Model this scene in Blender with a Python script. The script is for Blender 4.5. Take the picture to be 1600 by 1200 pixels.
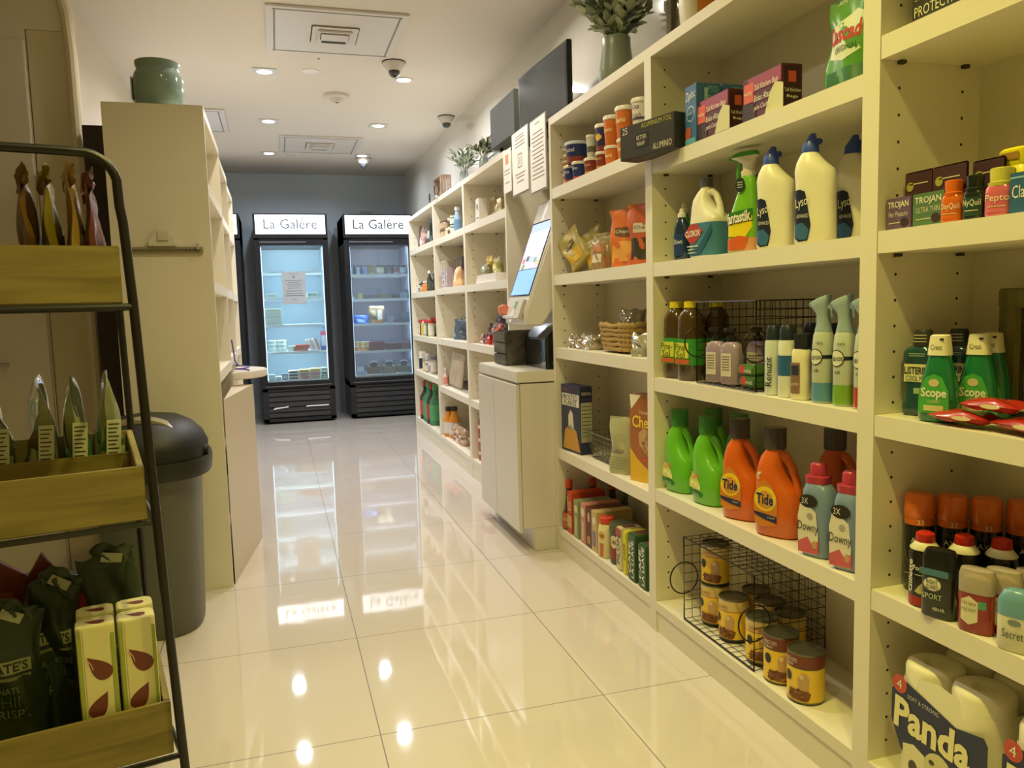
import bpy, bmesh, math, random
from mathutils import Matrix, Vector
PI = math.pi
R = math.radians
C = bpy.context.scene.collection
SC = bpy.context.scene
for o in list(bpy.data.objects): bpy.data.objects.remove(o, do_unlink=True)

# ---------------------------------------------------------------- camera
yaw, pitch, roll = 0.2877, 0.0994, -0.0277
fw = Vector((math.sin(yaw)*math.cos(pitch), math.cos(yaw)*math.cos(pitch), -math.sin(pitch)))
rt = Vector((math.cos(yaw), -math.sin(yaw), 0)); up = rt.cross(fw)
rt2 = rt*math.cos(roll)+up*math.sin(roll); up2 = up*math.cos(roll)-rt*math.sin(roll)
cam = bpy.data.objects.new('camera', bpy.data.cameras.new('camera')); C.objects.link(cam)
M = Matrix((rt2, up2, -fw)).transposed().to_4x4(); M.translation = (0, 0, 1.05)
cam.matrix_world = M
cam.data.sensor_width = 36; cam.data.lens = 1226.5/1600*36; cam.data.clip_start = .02
SC.camera = cam
# ---------------------------------------------------------------- world, view
W = bpy.data.worlds.new('world'); SC.world = W; W.use_nodes = True
W.node_tree.nodes['Background'].inputs[0].default_value = (.9, .85, .7, 1)
W.node_tree.nodes['Background'].inputs[1].default_value = .05
vs = SC.view_settings; vs.view_transform = 'Standard'; vs.look = 'None'; vs.gamma = 1; vs.exposure = 0.62
try: vs.use_curve_mapping = False
except Exception: pass

# ---------------------------------------------------------------- lights
CZ = 2.443
def area(name, loc, power, col, size=.1, size_y=None, rot=(0, 0, 0), spread=180):
    l = bpy.data.lights.new(name, 'AREA'); l.energy = power; l.color = col
    l.shape = 'DISK' if size_y is None else 'RECTANGLE'; l.size = size
    if size_y: l.size_y = size_y
    l.spread = R(spread)
    o = bpy.data.objects.new(name, l); C.objects.link(o); o.location = loc; o.rotation_euler = rot
    return o
COOL = (.78, .88, 1.0); NEUT = (.97, .95, 1); WARM = (1, .91, .76); OLV = (1, .89, .56); YEL = (1, .89, .19)
# (x, y, power, colour, square trim)
LAMPS = [(.012, 7.365, 4.5, COOL, 1), (.82, 7.365, 4.5, COOL, 1), (.02, 6.155, 7, (.84, .90, 1), 1), (.82, 6.165, 8, (.86, .91, 1), 1),
         (.009, 4.913, 8, NEUT, 1), (.823, 4.925, 8, NEUT, 0),
         (.02, 3.45, 4.5, WARM, 0), (.84, 3.45, 5.5, WARM, 0), (.02, 2.3, 1.2, OLV, 0), (.55, 2.3, 3.6, OLV, 0),
         (.02, 1.0, 1.6, OLV, 0), (.40, 1.25, 7, YEL, 0), (.4, .1, 6, YEL, 0)]  # lamps from WARM on are unseen, added to tint the near end yellow
for x, y, p, c, sq in LAMPS:
    area('downlight_glow', (x, y, CZ-.012), p, c, .085, spread=160 if y > 3 else 125)
# ---------------------------------------------------------------- helpers
def lin(c):
    return tuple((v/12.92 if v <= .04045 else ((v+.055)/1.055)**2.4) for v in c)
def hexc(h): return tuple(int(h[i:i+2], 16)/255 for i in (0, 2, 4))
_mc = {}
def mat(col, rough=.45, metal=0, coat=0, emit=0, name=None, bump=0, bscale=60, var=0, vscale=8, spec=.5):
    key = (col, rough, metal, coat, emit, bump, bscale, var, vscale, spec)
    if key in _mc: return _mc[key]
    m = bpy.data.materials.new(name or 'paint_'+str(col)); m.use_nodes = True; nt = m.node_tree
    b = nt.nodes['Principled BSDF']
    rgb = lin(hexc(col)) if isinstance(col, str) else col
    b.inputs['Base Color'].default_value = (*rgb, 1)
    b.inputs['Roughness'].default_value = rough; b.inputs['Metallic'].default_value = metal
    b.inputs['Coat Weight'].default_value = coat; b.inputs['Coat Roughness'].default_value = .05
    b.inputs['Specular IOR Level'].default_value = spec
    if emit:
        b.inputs['Emission Color'].default_value = (*rgb, 1); b.inputs['Emission Strength'].default_value = emit
    if var or bump:
        tc = nt.nodes.new('ShaderNodeTexCoord'); nz = nt.nodes.new('ShaderNodeTexNoise'); nz.inputs['Scale'].default_value = vscale
        nt.links.new(tc.outputs['Object'], nz.inputs['Vector'])
        if var:
            mx = nt.nodes.new('ShaderNodeMix'); mx.data_type = 'RGBA'
            mx.inputs[6].default_value = (*[v*(1-var) for v in rgb], 1); mx.inputs[7].default_value = (*[min(1, v*(1+var)) for v in rgb], 1)
            nt.links.new(nz.outputs[0], mx.inputs[0]); nt.links.new(mx.outputs[2], b.inputs['Base Color'])
        if bump:
            n2 = nt.nodes.new('ShaderNodeTexNoise'); n2.inputs['Scale'].default_value = bscale
            nt.links.new(tc.outputs['Object'], n2.inputs['Vector'])
            bp = nt.nodes.new('ShaderNodeBump'); bp.inputs['Strength'].default_value = bump; bp.inputs['Distance'].default_value = .004
            nt.links.new(n2.outputs[0], bp.inputs['Height']); nt.links.new(bp.outputs[0], b.inputs['Normal'])
    _mc[key] = m; return m
_gc = {}
def glass(tint='ffffff', clear=.8, rough=.05):
    """thin clear sheet or shrink plastic: see-through with a fresnel gloss"""
    k = (tint, clear, rough)
    if k in _gc: return _gc[k]
    m = bpy.data.materials.new('clear_'+tint); m.use_nodes = True; nt = m.node_tree; nt.nodes.clear()
    out = nt.nodes.new('ShaderNodeOutputMaterial'); tr = nt.nodes.new('ShaderNodeBsdfTransparent'); tr.inputs[0].default_value = (*lin(hexc(tint)), 1)
    pb = nt.nodes.new('ShaderNodeBsdfPrincipled'); pb.inputs['Base Color'].default_value = (*lin(hexc(tint)), 1); pb.inputs['Roughness'].default_value = rough
    gl = nt.nodes.new('ShaderNodeBsdfGlossy'); gl.inputs['Roughness'].default_value = rough
    m1 = nt.nodes.new('ShaderNodeMixShader'); m1.inputs[0].default_value = 1-clear
    nt.links.new(tr.outputs[0], m1.inputs[1]); nt.links.new(pb.outputs[0], m1.inputs[2])
    fr = nt.nodes.new('ShaderNodeFresnel'); fr.inputs[0].default_value = 1.35
    m2 = nt.nodes.new('ShaderNodeMixShader'); nt.links.new(fr.outputs[0], m2.inputs[0]); nt.links.new(m1.outputs[0], m2.inputs[1]); nt.links.new(gl.outputs[0], m2.inputs[2])
    nt.links.new(m2.outputs[0], out.inputs[0])
    _gc[k] = m; return m
def wood(c1, c2, scale=3, axis=0, rough=.7, name='wood'):
    m = bpy.data.materials.new(name); m.use_nodes = True; nt = m.node_tree; b = nt.nodes['Principled BSDF']
    tc = nt.nodes.new('ShaderNodeTexCoord'); mp = nt.nodes.new('ShaderNodeMapping'); s = [30, 30, 30]; s[axis] = scale
    mp.inputs['Scale'].default_value = s
    nz = nt.nodes.new('ShaderNodeTexNoise'); nz.inputs['Scale'].default_value = 1; nz.inputs['Detail'].default_value = 6; nz.inputs['Distortion'].default_value = .6
    cr = nt.nodes.new('ShaderNodeValToRGB'); cr.color_ramp.elements[0].position = .3; cr.color_ramp.elements[1].position = .72
    cr.color_ramp.elements[0].color = (*lin(hexc(c1)), 1); cr.color_ramp.elements[1].color = (*lin(hexc(c2)), 1)
    nt.links.new(tc.outputs['Object'], mp.inputs[0]); nt.links.new(mp.outputs[0], nz.inputs['Vector']); nt.links.new(nz.outputs[0], cr.inputs[0])
    nt.links.new(cr.outputs[0], b.inputs['Base Color']); b.inputs['Roughness'].default_value = rough
    bp = nt.nodes.new('ShaderNodeBump'); bp.inputs['Strength'].default_value = .25; bp.inputs['Distance'].default_value = .003
    nt.links.new(nz.outputs[0], bp.inputs['Height']); nt.links.new(bp.outputs[0], b.inputs['Normal'])
    return m

def tag(o, label=None, cat=None, group=None, kind=None):
    if label: o['label'] = label
    if cat: o['category'] = cat
    if group: o['group'] = group
    if kind: o['kind'] = kind
    return o
def thing(name, label, cat, loc=(0, 0, 0), rz=0, group=None):
    o = bpy.data.objects.new(name, None); C.objects.link(o); o.empty_display_size = .05
    o.location = loc; o.rotation_euler = (0, 0, rz); tag(o, label, cat, group); return o

class G:
    """collects faces of ONE object"""
    def __init__(s): s.v = []; s.f = []; s.m = []; s.cur = 0
    def mi(s, i): s.cur = i; return s
    def add(s, vs, fs):
        b = len(s.v); s.v += [tuple(v) for v in vs]
        for f in fs: s.f.append(tuple(b+i for i in f)); s.m.append(s.cur)
        return s
    def box(s, x0, x1, y0, y1, z0, z1):
        return s.add([(x, y, z) for z in (z0, z1) for y in (y0, y1) for x in (x0, x1)],
                     [(0, 2, 3, 1), (4, 5, 7, 6), (0, 1, 5, 4), (2, 6, 7, 3), (0, 4, 6, 2), (1, 3, 7, 5)])
    def cbox(s, c, d): return s.box(c[0]-d[0]/2, c[0]+d[0]/2, c[1]-d[1]/2, c[1]+d[1]/2, c[2]-d[2]/2, c[2]+d[2]/2)
    def mbox(s, mtx, d):
        vs = [mtx @ Vector((x*d[0]/2, y*d[1]/2, z*d[2]/2)) for z in (-1, 1) for y in (-1, 1) for x in (-1, 1)]
        return s.add(vs, [(0, 2, 3, 1), (4, 5, 7, 6), (0, 1, 5, 4), (2, 6, 7, 3), (0, 4, 6, 2), (1, 3, 7, 5)])
    def loft(s, secs, n=24, caps=True):
        """secs: (z, rx, ry, cx, cy, power, tiltx) superellipse rings"""
        vs = []
        for q in secs:
            z, rx, ry, cx, cy, p, t = (list(q)+[0, 0, 2, 0][len(q)-3:]) if len(q) < 7 else q
            for i in range(n):
                a = 2*PI*i/n; ca, sa = math.cos(a), math.sin(a)
                x = rx*math.copysign(abs(ca)**(2/p), ca); y = ry*math.copysign(abs(sa)**(2/p), sa)
                vs.append((cx+x*math.cos(t), cy+y, z+x*math.sin(t)))
        fs = []
        k = len(secs)
        for j in range(k-1):
            for i in range(n):
                a = j*n+i; b = j*n+(i+1) % n; fs.append((a, b, b+n, a+n))
        if caps: fs.append(tuple(reversed(range(n)))); fs.append(tuple(range((k-1)*n, k*n)))
        return s.add(vs, fs)
    def lathe(s, prof, n=24, cx=0, cy=0, caps=True): return s.loft([(z, r, r, cx, cy, 2, 0) for z, r in prof], n, caps)
    def tube(s, path, r, n=8, closed=False):
        P = [Vector(p) for p in path]; k = len(P); vs = []; prev = None
        rr = r if isinstance(r, (list, tuple)) else [r]*k
        for i in range(k):
            if closed: t = P[(i+1) % k]-P[i-1]
            else: t = P[min(i+1, k-1)]-P[max(i-1, 0)]
            t.normalize()
            if prev is None:
                a = Vector((0, 0, 1)) if abs(t.z) < .9 else Vector((1, 0, 0)); u = t.cross(a).normalized()
            else:
                u = (prev-t*prev.dot(t)); u = u.normalized() if u.length > 1e-6 else t.orthogonal().normalized()
            prev = u; w = t.cross(u)
            for j in range(n):
                a = 2*PI*j/n; vs.append(P[i]+(u*math.cos(a)+w*math.sin(a))*rr[i])
        fs = []
        for i in range(k if closed else k-1):
            for j in range(n):
                a = i*n+j; b = i*n+(j+1) % n; c = ((i+1) % k)*n+(j+1) % n; d = ((i+1) % k)*n+j; fs.append((a, d, c, b))
        if not closed: fs.append(tuple(range(n))); fs.append(tuple(reversed(range((k-1)*n, k*n))))
        return s.add(vs, fs)
    def prism(s, pts, y0, y1, axis='y'):
        """pts (a,b) outline; axis y: a=x,b=z; axis x: a=y,b=z; axis z: a=x,b=y"""
        n = len(pts)
        def mk(a, b, t): return (a, t, b) if axis == 'y' else ((t, a, b) if axis == 'x' else (a, b, t))
        vs = [mk(a, b, y0) for a, b in pts]+[mk(a, b, y1) for a, b in pts]
        fs = [tuple(range(n)), tuple(reversed(range(n, 2*n)))]+[(i, i+n, (i+1) % n+n, (i+1) % n) for i in range(n)]
        return s.add(vs, fs)
    def pillow(s, w, h, t, nu=10, nv=14, seed=0, wr=.004, bot=0, flare=.0, pin=0, base=1.0, lean=0):
        """bag standing on z=0: width x, height z, thickness y"""
        rd = random.Random(seed); vs = []
        ph = [rd.uniform(0, 6) for _ in range(6)]
        def front(x, z):
            v = min(1, max(0, z/h)); ww = w/2*(1-pin*math.sin(PI*min(1, v*1.25))**2)*(1+flare*max(0, v-.8)*5); u = max(-1, min(1, x/ww))
            prof = (1-abs(u)**2.6)**.6*max(0, 1-abs(2*v-1)**3.2)**.6 if not bot else (1-abs(u)**3)**.5*max(0, 1-v**2.2)**.7
            return -(t/2*prof)+math.sin(u*5+ph[0]+v*7)*wr*prof+math.sin(v*11+u*3+ph[3])*wr*.5+lean*v*v
        s.pf = front
        for side in (-1, 1):
            for j in range(nv+1):
                v = j/nv
                for i in range(nu+1):
                    u = i/nu*2-1
                    prof = (1-abs(u)**2.6)**.6*max(0, 1-abs(2*v-1)**3.2)**.6 if not bot else (1-abs(u)**3)**.5*max(0, 1-v**2.2)**.7
                    y = side*(t/2*prof) + math.sin(u*5+ph[0]+v*7)*wr*prof
                    ww = w/2*(1-pin*math.sin(PI*min(1, v*1.25))**2)*(1+flare*max(0, v-.8)*5)*(base+(1-base)*min(1, v*3) if base != 1 else 1)
                    x = u*ww+math.sin(v*9+ph[1])*wr
                    z = v*h+math.sin(u*6+ph[2])*wr*.6*v
                    vs.append((x, y+math.sin(v*11+u*3+ph[3])*wr*.5+lean*v*v, max(0, z)))
        fs = []; N = (nu+1)*(nv+1)
        for k, side in enumerate((0, 1)):
            for j in range(nv):
                for i in range(nu):
                    a = k*N+j*(nu+1)+i; q = (a, a+1, a+nu+2, a+nu+1); fs.append(q if side == 0 else tuple(reversed(q)))
        for j in range(nv):
            for i in (0, nu):
                a = j*(nu+1)+i; q = (a, a+nu+1, a+nu+1+N, a+N); fs.append(q if i == 0 else tuple(reversed(q)))
        for i in range(nu):
            for j in (0, nv):
                a = j*(nu+1)+i; q = (a, a+1, a+1+N, a+N); fs.append(q if j else tuple(reversed(q)))
        return s.add(vs, fs)
    def xf(s, mtx, start=0):
        for i in range(start, len(s.v)): s.v[i] = tuple(mtx @ Vector(s.v[i]))
        return s
    def build(s, name, mats, parent=None, loc=(0, 0, 0), rot=(0, 0, 0), bevel=0, smooth=35, seg=2, label=None):
        me = bpy.data.meshes.new(name); me.from_pydata(s.v, [], s.f); me.update()
        if not isinstance(mats, (list, tuple)): mats = [mats]
        for m in mats: me.materials.append(m)
        me.polygons.foreach_set('material_index', s.m)
        bm = bmesh.new(); bm.from_mesh(me)
        if bevel:
            es = [e for e in bm.edges if len(e.link_faces) == 2 and e.calc_face_angle(0) > .6]
            bmesh.ops.bevel(bm, geom=es, offset=bevel, segments=seg, affect='EDGES', clamp_overlap=True)
        bmesh.ops.recalc_face_normals(bm, faces=bm.faces); bm.to_mesh(me); bm.free()
        for p in me.polygons: p.use_smooth = True
        try: me.set_sharp_from_angle(angle=R(smooth))
        except Exception: pass
        o = bpy.data.objects.new(name, me); C.objects.link(o); o.location = loc; o.rotation_euler = rot
        if parent is not None: o.parent = parent
        if label: o['label'] = label
        return o

_tc = {}
BOLD = {'Panda': .035, 'Tide': .02, 'Cheerios': .02, 'CLOROX': .02, 'Scope': .03, "TATE'S": .02, 'fantastik': .03, 'Cascade': .03, 'Foamy': .02, 'Gillette': .02, 'CAFE': .02, 'LA LLAVE': .02, 'TROJAN': .01, 'LISTERINE': .02}
def _txt(s):
    if s in _tc: return _tc[s]
    cu = bpy.data.curves.new('t', 'FONT'); cu.body = s; cu.size = 1; cu.resolution_u = 2; cu.offset = BOLD.get(s, 0)
    ob = bpy.data.objects.new('t', cu); C.objects.link(ob); bpy.context.view_layer.update()
    dg = bpy.context.evaluated_depsgraph_get(); me = bpy.data.meshes.new_from_object(ob.evaluated_get(dg))
    vs = [tuple(v.co) for v in me.vertices]; fs = [tuple(p.vertices) for p in me.polygons]
    bpy.data.objects.remove(ob); bpy.data.curves.remove(cu); bpy.data.meshes.remove(me)
    xs = [v[0] for v in vs] or [0, 1]; ys = [v[1] for v in vs] or [0, 1]
    r = (vs, fs, min(xs), max(xs), min(ys), max(ys)); _tc[s] = r; return r
def surf(bend, a, z, off):
    """front surface depth: bend = radius-free tuple (rx, ry, p, cx) or a function(x, z)"""
    if callable(bend): return bend(a, z)-off
    rx, ry, p, cx = (list(bend)+[0])[:4]
    q = min(.995, abs((a-cx)/rx)); return -ry*(1-q**p)**(1/p)-off
FRONT = Matrix(((1, 0, 0), (0, 0, -1), (0, 1, 0)))      # text x->x, y->z, faces -Y
def text(s, w, h, x, y, z, col, parent, face='front', bend=0, shear=0, ang=0, name='lettering', m=None, slope=0):
    """word fitted to w x h, centred at x,z on the face that lies at depth y"""
    vs, fs, x0, x1, y0, y1 = _txt(s); out = []
    off = (0 if callable(bend) or isinstance(bend, (int, float)) else -y-bend[1])+.0006
    if callable(bend): off = .0016
    sx = w/(x1-x0); sy = h/(y1-y0); ca, sa = math.cos(ang), math.sin(ang)
    for vx, vy, vz in vs:
        a = (vx-(x0+x1)/2)*sx; b = (vy-(y0+y1)/2)*sy; a += b*shear
        a, b = a*ca-b*sa, a*sa+b*ca
        if face == 'front':
            if bend and not isinstance(bend, (int, float)): p = (x+a, surf(bend, x+a, z+b, off), z+b)
            elif bend: th = (a+x)/bend; p = (bend*math.sin(th), y+bend-(bend+.0006)*math.cos(th), z+b)
            else: p = (x+a, y-.0006+slope*(b), z+b)
        elif face == 'side': p = (y+.0006, x+a, z+b)      # faces local +X, x is the local Y
        elif face == 'top': p = (x+a, z+b, y+.0006)       # lies flat
        out.append(p)
    g = G(); g.add(out, fs)
    return g.build(name, m or mat(col, .5), parent)
def patch(w, h, x, y, z, col, parent, face='front', name='printed_panel', bend=0, m=None, pts=None, t=.0005):
    """thin printed area (rectangle or outline pts) on a face"""
    if pts is None: pts = [(-w/2, -h/2), (w/2, -h/2), (w/2, h/2), (-w/2, h/2)]
    g = G()
    if bend and face == 'front':
        n = 12; xs0 = min(p[0] for p in pts); xs1 = max(p[0] for p in pts); vs = []; fs = []
        def span(xx):
            ys = []
            for i in range(len(pts)):
                (ax, ay), (bx, by) = pts[i], pts[(i+1) % len(pts)]
                if ax != bx and min(ax, bx)-1e-9 <= xx <= max(ax, bx)+1e-9: ys.append(ay+(by-ay)*(xx-ax)/(bx-ax))
                elif ax == bx and abs(xx-ax) < 1e-9: ys += [ay, by]
            return (min(ys), max(ys)) if ys else (0, 0)
        for i in range(n+1):
            xx = xs0+(xs1-xs0)*i/n; lo, hi = span(xx)
            if not isinstance(bend, (int, float)):
                of = .0008 if callable(bend) else -y-bend[1]+.0003
                for k in range(7): zz = lo+(hi-lo)*k/6; vs.append((xx+x, surf(bend, xx+x, z+zz, of), z+zz))
                continue
            th = (xx+x)/bend
            for zz in (lo, hi): vs.append((bend*math.sin(th), y+bend-(bend+.0003)*math.cos(th), z+zz))
        if not isinstance(bend, (int, float)): fs = [(7*i+k, 7*i+7+k, 7*i+8+k, 7*i+k+1) for i in range(n) for k in range(6)]
        else:
            for i in range(n): fs.append((2*i, 2*i+2, 2*i+3, 2*i+1))
        g.add(vs, fs)
    elif face == 'front': g.prism([(x+a, z+b) for a, b in pts], y-t, y, 'y')
    elif face == 'side': g.prism([(x+a, z+b) for a, b in pts], y, y+t, 'x')
    else: g.prism([(x+a, z+b) for a, b in pts], y, y+t, 'z')
    return g.build(name, m or mat(col, .45), parent)
def disc_pts(rx, rz=None, n=20): return [(rx*math.cos(2*PI*i/n), (rz or rx)*math.sin(2*PI*i/n)) for i in range(n)]
def copy_tree(o, parent=None):
    c = o.copy(); C.objects.link(c)
    if parent is not None: c.parent = parent
    for ch in list(o.children): copy_tree(ch, c)
    return c
def dup(o, loc, rz=None, label=None, group=None):
    c = copy_tree(o); c.location = loc
    if rz is not None: c.rotation_euler = (c.rotation_euler[0], c.rotation_euler[1], rz)
    if label: c['label'] = label
    if group: c['group'] = group
    return c
FX = -PI/2      # things on the right-hand shelves face the aisle (-X)
XF = 1.108      # front plane of the right-hand shelving
def at(o, d, y, z, rz=None):
    """put a thing on a right-hand shelf: d metres behind the shelf front, at depth y"""
    o.location = (XF+d, y, z); o.rotation_euler[2] = FX if rz is None else FX+rz; return o

# shared materials
LAM = mat('e9e1ca', .38, bump=.02, bscale=300, name='cream_laminate')
LAMD = mat('3c3a30', .7)
CEIL = mat('e0d8cc', .7, var=.02, vscale=1.5, name='ceiling_paint')
BLK = mat('10151e', .3, name='black_enamel'); BLK2 = mat('15171b', .45)
WHT = mat('eeeeea', .4); GREY = mat('8d8f90', .5); CHROME = mat('b5b5b5', .2, 1)
# ================================================================ THE SETTING
def struct(g, name, m, **k): return tag(g.build(name, m, **k), kind='structure')
# floor: polished 60 cm porcelain tiles
fm = bpy.data.materials.new('polished_porcelain'); fm.use_nodes = True; nt = fm.node_tree; b = nt.nodes['Principled BSDF']
geo = nt.nodes.new('ShaderNodeNewGeometry'); sp = nt.nodes.new('ShaderNodeSeparateXYZ'); nt.links.new(geo.outputs['Position'], sp.inputs[0])
def mth(op, a, bb=None):
    n = nt.nodes.new('ShaderNodeMath'); n.operation = op
    for i, q in enumerate((a, bb)):
        if q is None: continue
        if isinstance(q, (int, float)): n.inputs[i].default_value = q
        else: nt.links.new(q, n.inputs[i])
    return n.outputs[0]
def joint(sock, off, size):
    f = mth('FRACT', mth('DIVIDE', mth('ADD', sock, 20*size-off), size)); d = mth('ABSOLUTE', mth('SUBTRACT', f, .5))
    return mth('GREATER_THAN', d, .5-.0014/size)
j = mth('MAXIMUM', joint(sp.outputs[0], .19, .597), joint(sp.outputs[1], 1.875, .607))
nz = nt.nodes.new('ShaderNodeTexNoise'); nz.inputs['Scale'].default_value = 1.7; nt.links.new(geo.outputs['Position'], nz.inputs['Vector'])
m1 = nt.nodes.new('ShaderNodeMix'); m1.data_type = 'RGBA'; m1.inputs[6].default_value = (*lin(hexc('d0c5b9')), 1); m1.inputs[7].default_value = (*lin(hexc('d9cec2')), 1)
nt.links.new(nz.outputs[0], m1.inputs[0])
m2 = nt.nodes.new('ShaderNodeMix'); m2.data_type = 'RGBA'; nt.links.new(j, m2.inputs[0]); nt.links.new(m1.outputs[2], m2.inputs[6]); m2.inputs[7].default_value = (*lin(hexc('6e675b')), 1)
nt.links.new(m2.outputs[2], b.inputs['Base Color'])
nt.links.new(mth('ADD', mth('MULTIPLY', j, .5), .045), b.inputs['Roughness']); b.inputs['IOR'].default_value = 1.55
b.inputs['Coat Weight'].default_value = .5; b.inputs['Coat Roughness'].default_value = .03
bp = nt.nodes.new('ShaderNodeBump'); bp.inputs['Strength'].default_value = .05; bp.inputs['Distance'].default_value = .01
n3 = nt.nodes.new('ShaderNodeTexNoise'); n3.inputs['Scale'].default_value = 5; nt.links.new(geo.outputs['Position'], n3.inputs['Vector'])
nt.links.new(n3.outputs[0], bp.inputs['Height']); nt.links.new(bp.outputs[0], b.inputs['Normal'])
struct(G().box(-2.6, 1.5, -1.6, 8.6, -.1, 0), 'floor', fm)
struct(G().box(-2.6, 1.5, -1.6, 8.6, CZ, CZ+.1), 'ceiling', CEIL)
WR = mat('d9d6cc', .13, coat=.3, name='glossy_wall_panel')
struct(G().box(1.362, 1.46, -1.6, 8.6, 0, CZ), 'wall_right', WR)
WB = mat('c2cedc', .55, var=.03, vscale=2, name='grey_wall')
struct(G().box(-2.6, 1.5, 8.45, 8.55, 0, CZ), 'wall_far', WB)
WL = mat('ddd3c0', .5, var=.03, vscale=2, name='cream_wall')
struct(G().box(-.90, -.80, 3.66, 8.5, 0, CZ), 'wall_left', WL)
struct(G().box(-2.5, -2.4, -1.6, 3.6, 0, CZ), 'wall_left_near', WL)
struct(G().box(-2.6, 1.5, -1.6, -1.5, 0, CZ), 'wall_near', WL)
# closed flush door with a filler strip, behind the crate rack
struct(G().box(-2.5, -.885, 3.60, 3.70, 0, CZ).box(-.885, -.725, 3.60, 3.70, 2.18, CZ), 'wall_cross', WL)
struct(G().box(-.882, -.727, 3.598, 3.64, 0, 2.18), 'trim_1', mat('cfc4a4', .4), bevel=.004)
struct(G().tube([(-.727, 3.60, 0), (-.727, 3.60, 2.1), (-.735, 3.60, 2.25), (-.76, 3.60, 2.35), (-.80, 3.60, 2.41)], .022, 10), 'trim_2', mat('d8cdb0', .4))
dr = struct(G().box(-1.70, -.89, 3.585, 3.62, .01, 2.14), 'door_1', mat('d8cfbd', .42), bevel=.003)
G().tube([(-1.13, 3.55, .875), (-1.03, 3.55, .871)], .0085, 10).tube([(-1.125, 3.59, .875), (-1.125, 3.55, .875)], .009, 10).build('door_handle', CHROME, dr, label='brushed metal lever handle')
# ---- recessed lamps
def downlight(x, y, sq, label):
    t = thing('recessed_downlight', label, 'ceiling light', (x, y, CZ), 0, 'recessed ceiling lights')
    g = G(); n = 24
    ro = .068 if sq else .052; ri = .043
    outer = []
    for i in range(n):
        a = 2*PI*i/n; c_, s_ = math.cos(a), math.sin(a)
        if sq: k = 1/max(abs(c_), abs(s_)); outer.append((ro*c_*k, ro*s_*k))
        else: outer.append((ro*c_, ro*s_))
    vs = [(a, b_, 0) for a, b_ in outer]+[(a, b_, -.006) for a, b_ in outer]+[(ri*math.cos(2*PI*i/n), ri*math.sin(2*PI*i/n), -.006) for i in range(n)]+[(ri*math.cos(2*PI*i/n), ri*math.sin(2*PI*i/n), -.0015) for i in range(n)]
    fs = []
    for k in range(3):
        for i in range(n): fs.append((k*n+i, k*n+(i+1) % n, (k+1)*n+(i+1) % n, (k+1)*n+i))
    g.add(vs, fs).build('trim_ring', mat('cfcfc9', .35), t)
    G().lathe([(-.003, ri), (-.0015, ri)], 24).build('lens', mat('fff6e6', .4, emit=9), t)
names = ['far left recessed light, nearest the lit fridge sign', 'far right recessed light above the farthest dome camera', 'left recessed light beside the small ceiling cassette', 'square recessed light right of the ceiling smoke detector', 'left square recessed light just beyond the large ceiling cassette', 'round recessed light beside the nearest dome camera']
for (x, y, p, c, sq), nm in zip(LAMPS, names): downlight(x, y, sq, nm)
for k, (x, y, p, c, sq) in enumerate(LAMPS[6:]): downlight(x, y, sq, 'added unseen round light overhead near the entrance, %s' % ['left of row behind cassette', 'right of row behind cassette', 'left over the rack', 'right over the detergent bay', 'left over the viewer', 'right over the medicine bay', 'nearest of all'][k])
# ceiling cassettes
def cassette(cx, cy, w, d, label):
    t = thing('ceiling_cassette', label, 'air conditioner', (cx, cy, CZ), 0, 'ceiling air cassettes')
    pm = mat('dcd6ce', .35)
    G().box(-w/2, w/2, -d/2, d/2, -.012, 0).build('panel', pm, t, bevel=.003)
    g = G()
    for a in (-1, 1):
        g.box(-w/2+.03, w/2-.03, a*(d/2-.035)-.004, a*(d/2-.035)+.004, -.0135, -.0115); g.box(a*(w/2-.04)-.004, a*(w/2-.04)+.004, -d/2+.03, d/2-.03, -.0135, -.0115)
    g.build('panel_groove', mat('8a867f', .6), t)
    q = G()
    q.box(-.115, .115, -.125, .125, -.02, -.012).box(-.085, .085, -.09, .09, -.03, -.02)
    q.build('grille_frame', pm, t, bevel=.004)
    G().box(-.06, .06, .045, .075, -.0315, -.0295).build('air_slot', mat('3a3733', .7), t)
    G().box(-.07, .07, -.07, .03, -.036, -.030).build('grille_plate', pm, t, bevel=.004)
cassette(.355, 4.18, .66, .66, 'large square ceiling cassette panel nearest the viewer')
cassette(.425, 6.94, .65, .67, 'smaller looking ceiling cassette panel near the far wall')
cassette(-.52, 6.2, .5, .7, 'ceiling cassette edge seen above the left shelving')
def dome(x, y, label, s=1):
    t = thing('dome_camera', label, 'security camera', (x, y, CZ), 0, 'ceiling dome cameras')
    G().lathe([(0, .066*s), (-.006, .067*s), (-.0065, .062*s)], 28).build('mounting_ring', mat('2a2725', .5), t)
    G().lathe([(-.006, .064*s), (-.02, .060*s), (-.045, .040*s), (-.05, .036*s)], 28).build('housing', mat('d8cfc8', .4), t)
    G().lathe([(-.048, .034*s)]+[(-.052-.034*s*math.sin(a), max(.001, .034*s*math.cos(a))) for a in [i*PI/2/7 for i in range(8)]], 24).build('dome', mat('3a3a3c', .08, coat=1), t)
    G().lathe([(-.088*s, .012*s), (-.0885*s, .008*s)], 14, cy=-.012).build('lens', mat('757575', .2), t)
dome(.715, 4.60, 'largest dark dome camera beside the near ceiling cassette', 1.0)
dome(1.27, 5.80, 'dome camera high against the right wall', .95)
dome(.845, 7.5, 'smallest dome camera nearest the far wall', 1.05)
t = thing('smoke_detector', 'white round smoke detector in the middle of the ceiling', 'smoke detector', (.45, 5.35, CZ))
G().lathe([(0, .078), (-.018, .078), (-.024, .070)], 28).build('base', mat('d9d0c4', .4), t)
G().lathe([(-.022, .045), (-.038, .036), (-.05, .02)], 20).build('sensor_cap', mat('cfc6ba', .4), t)
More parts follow.
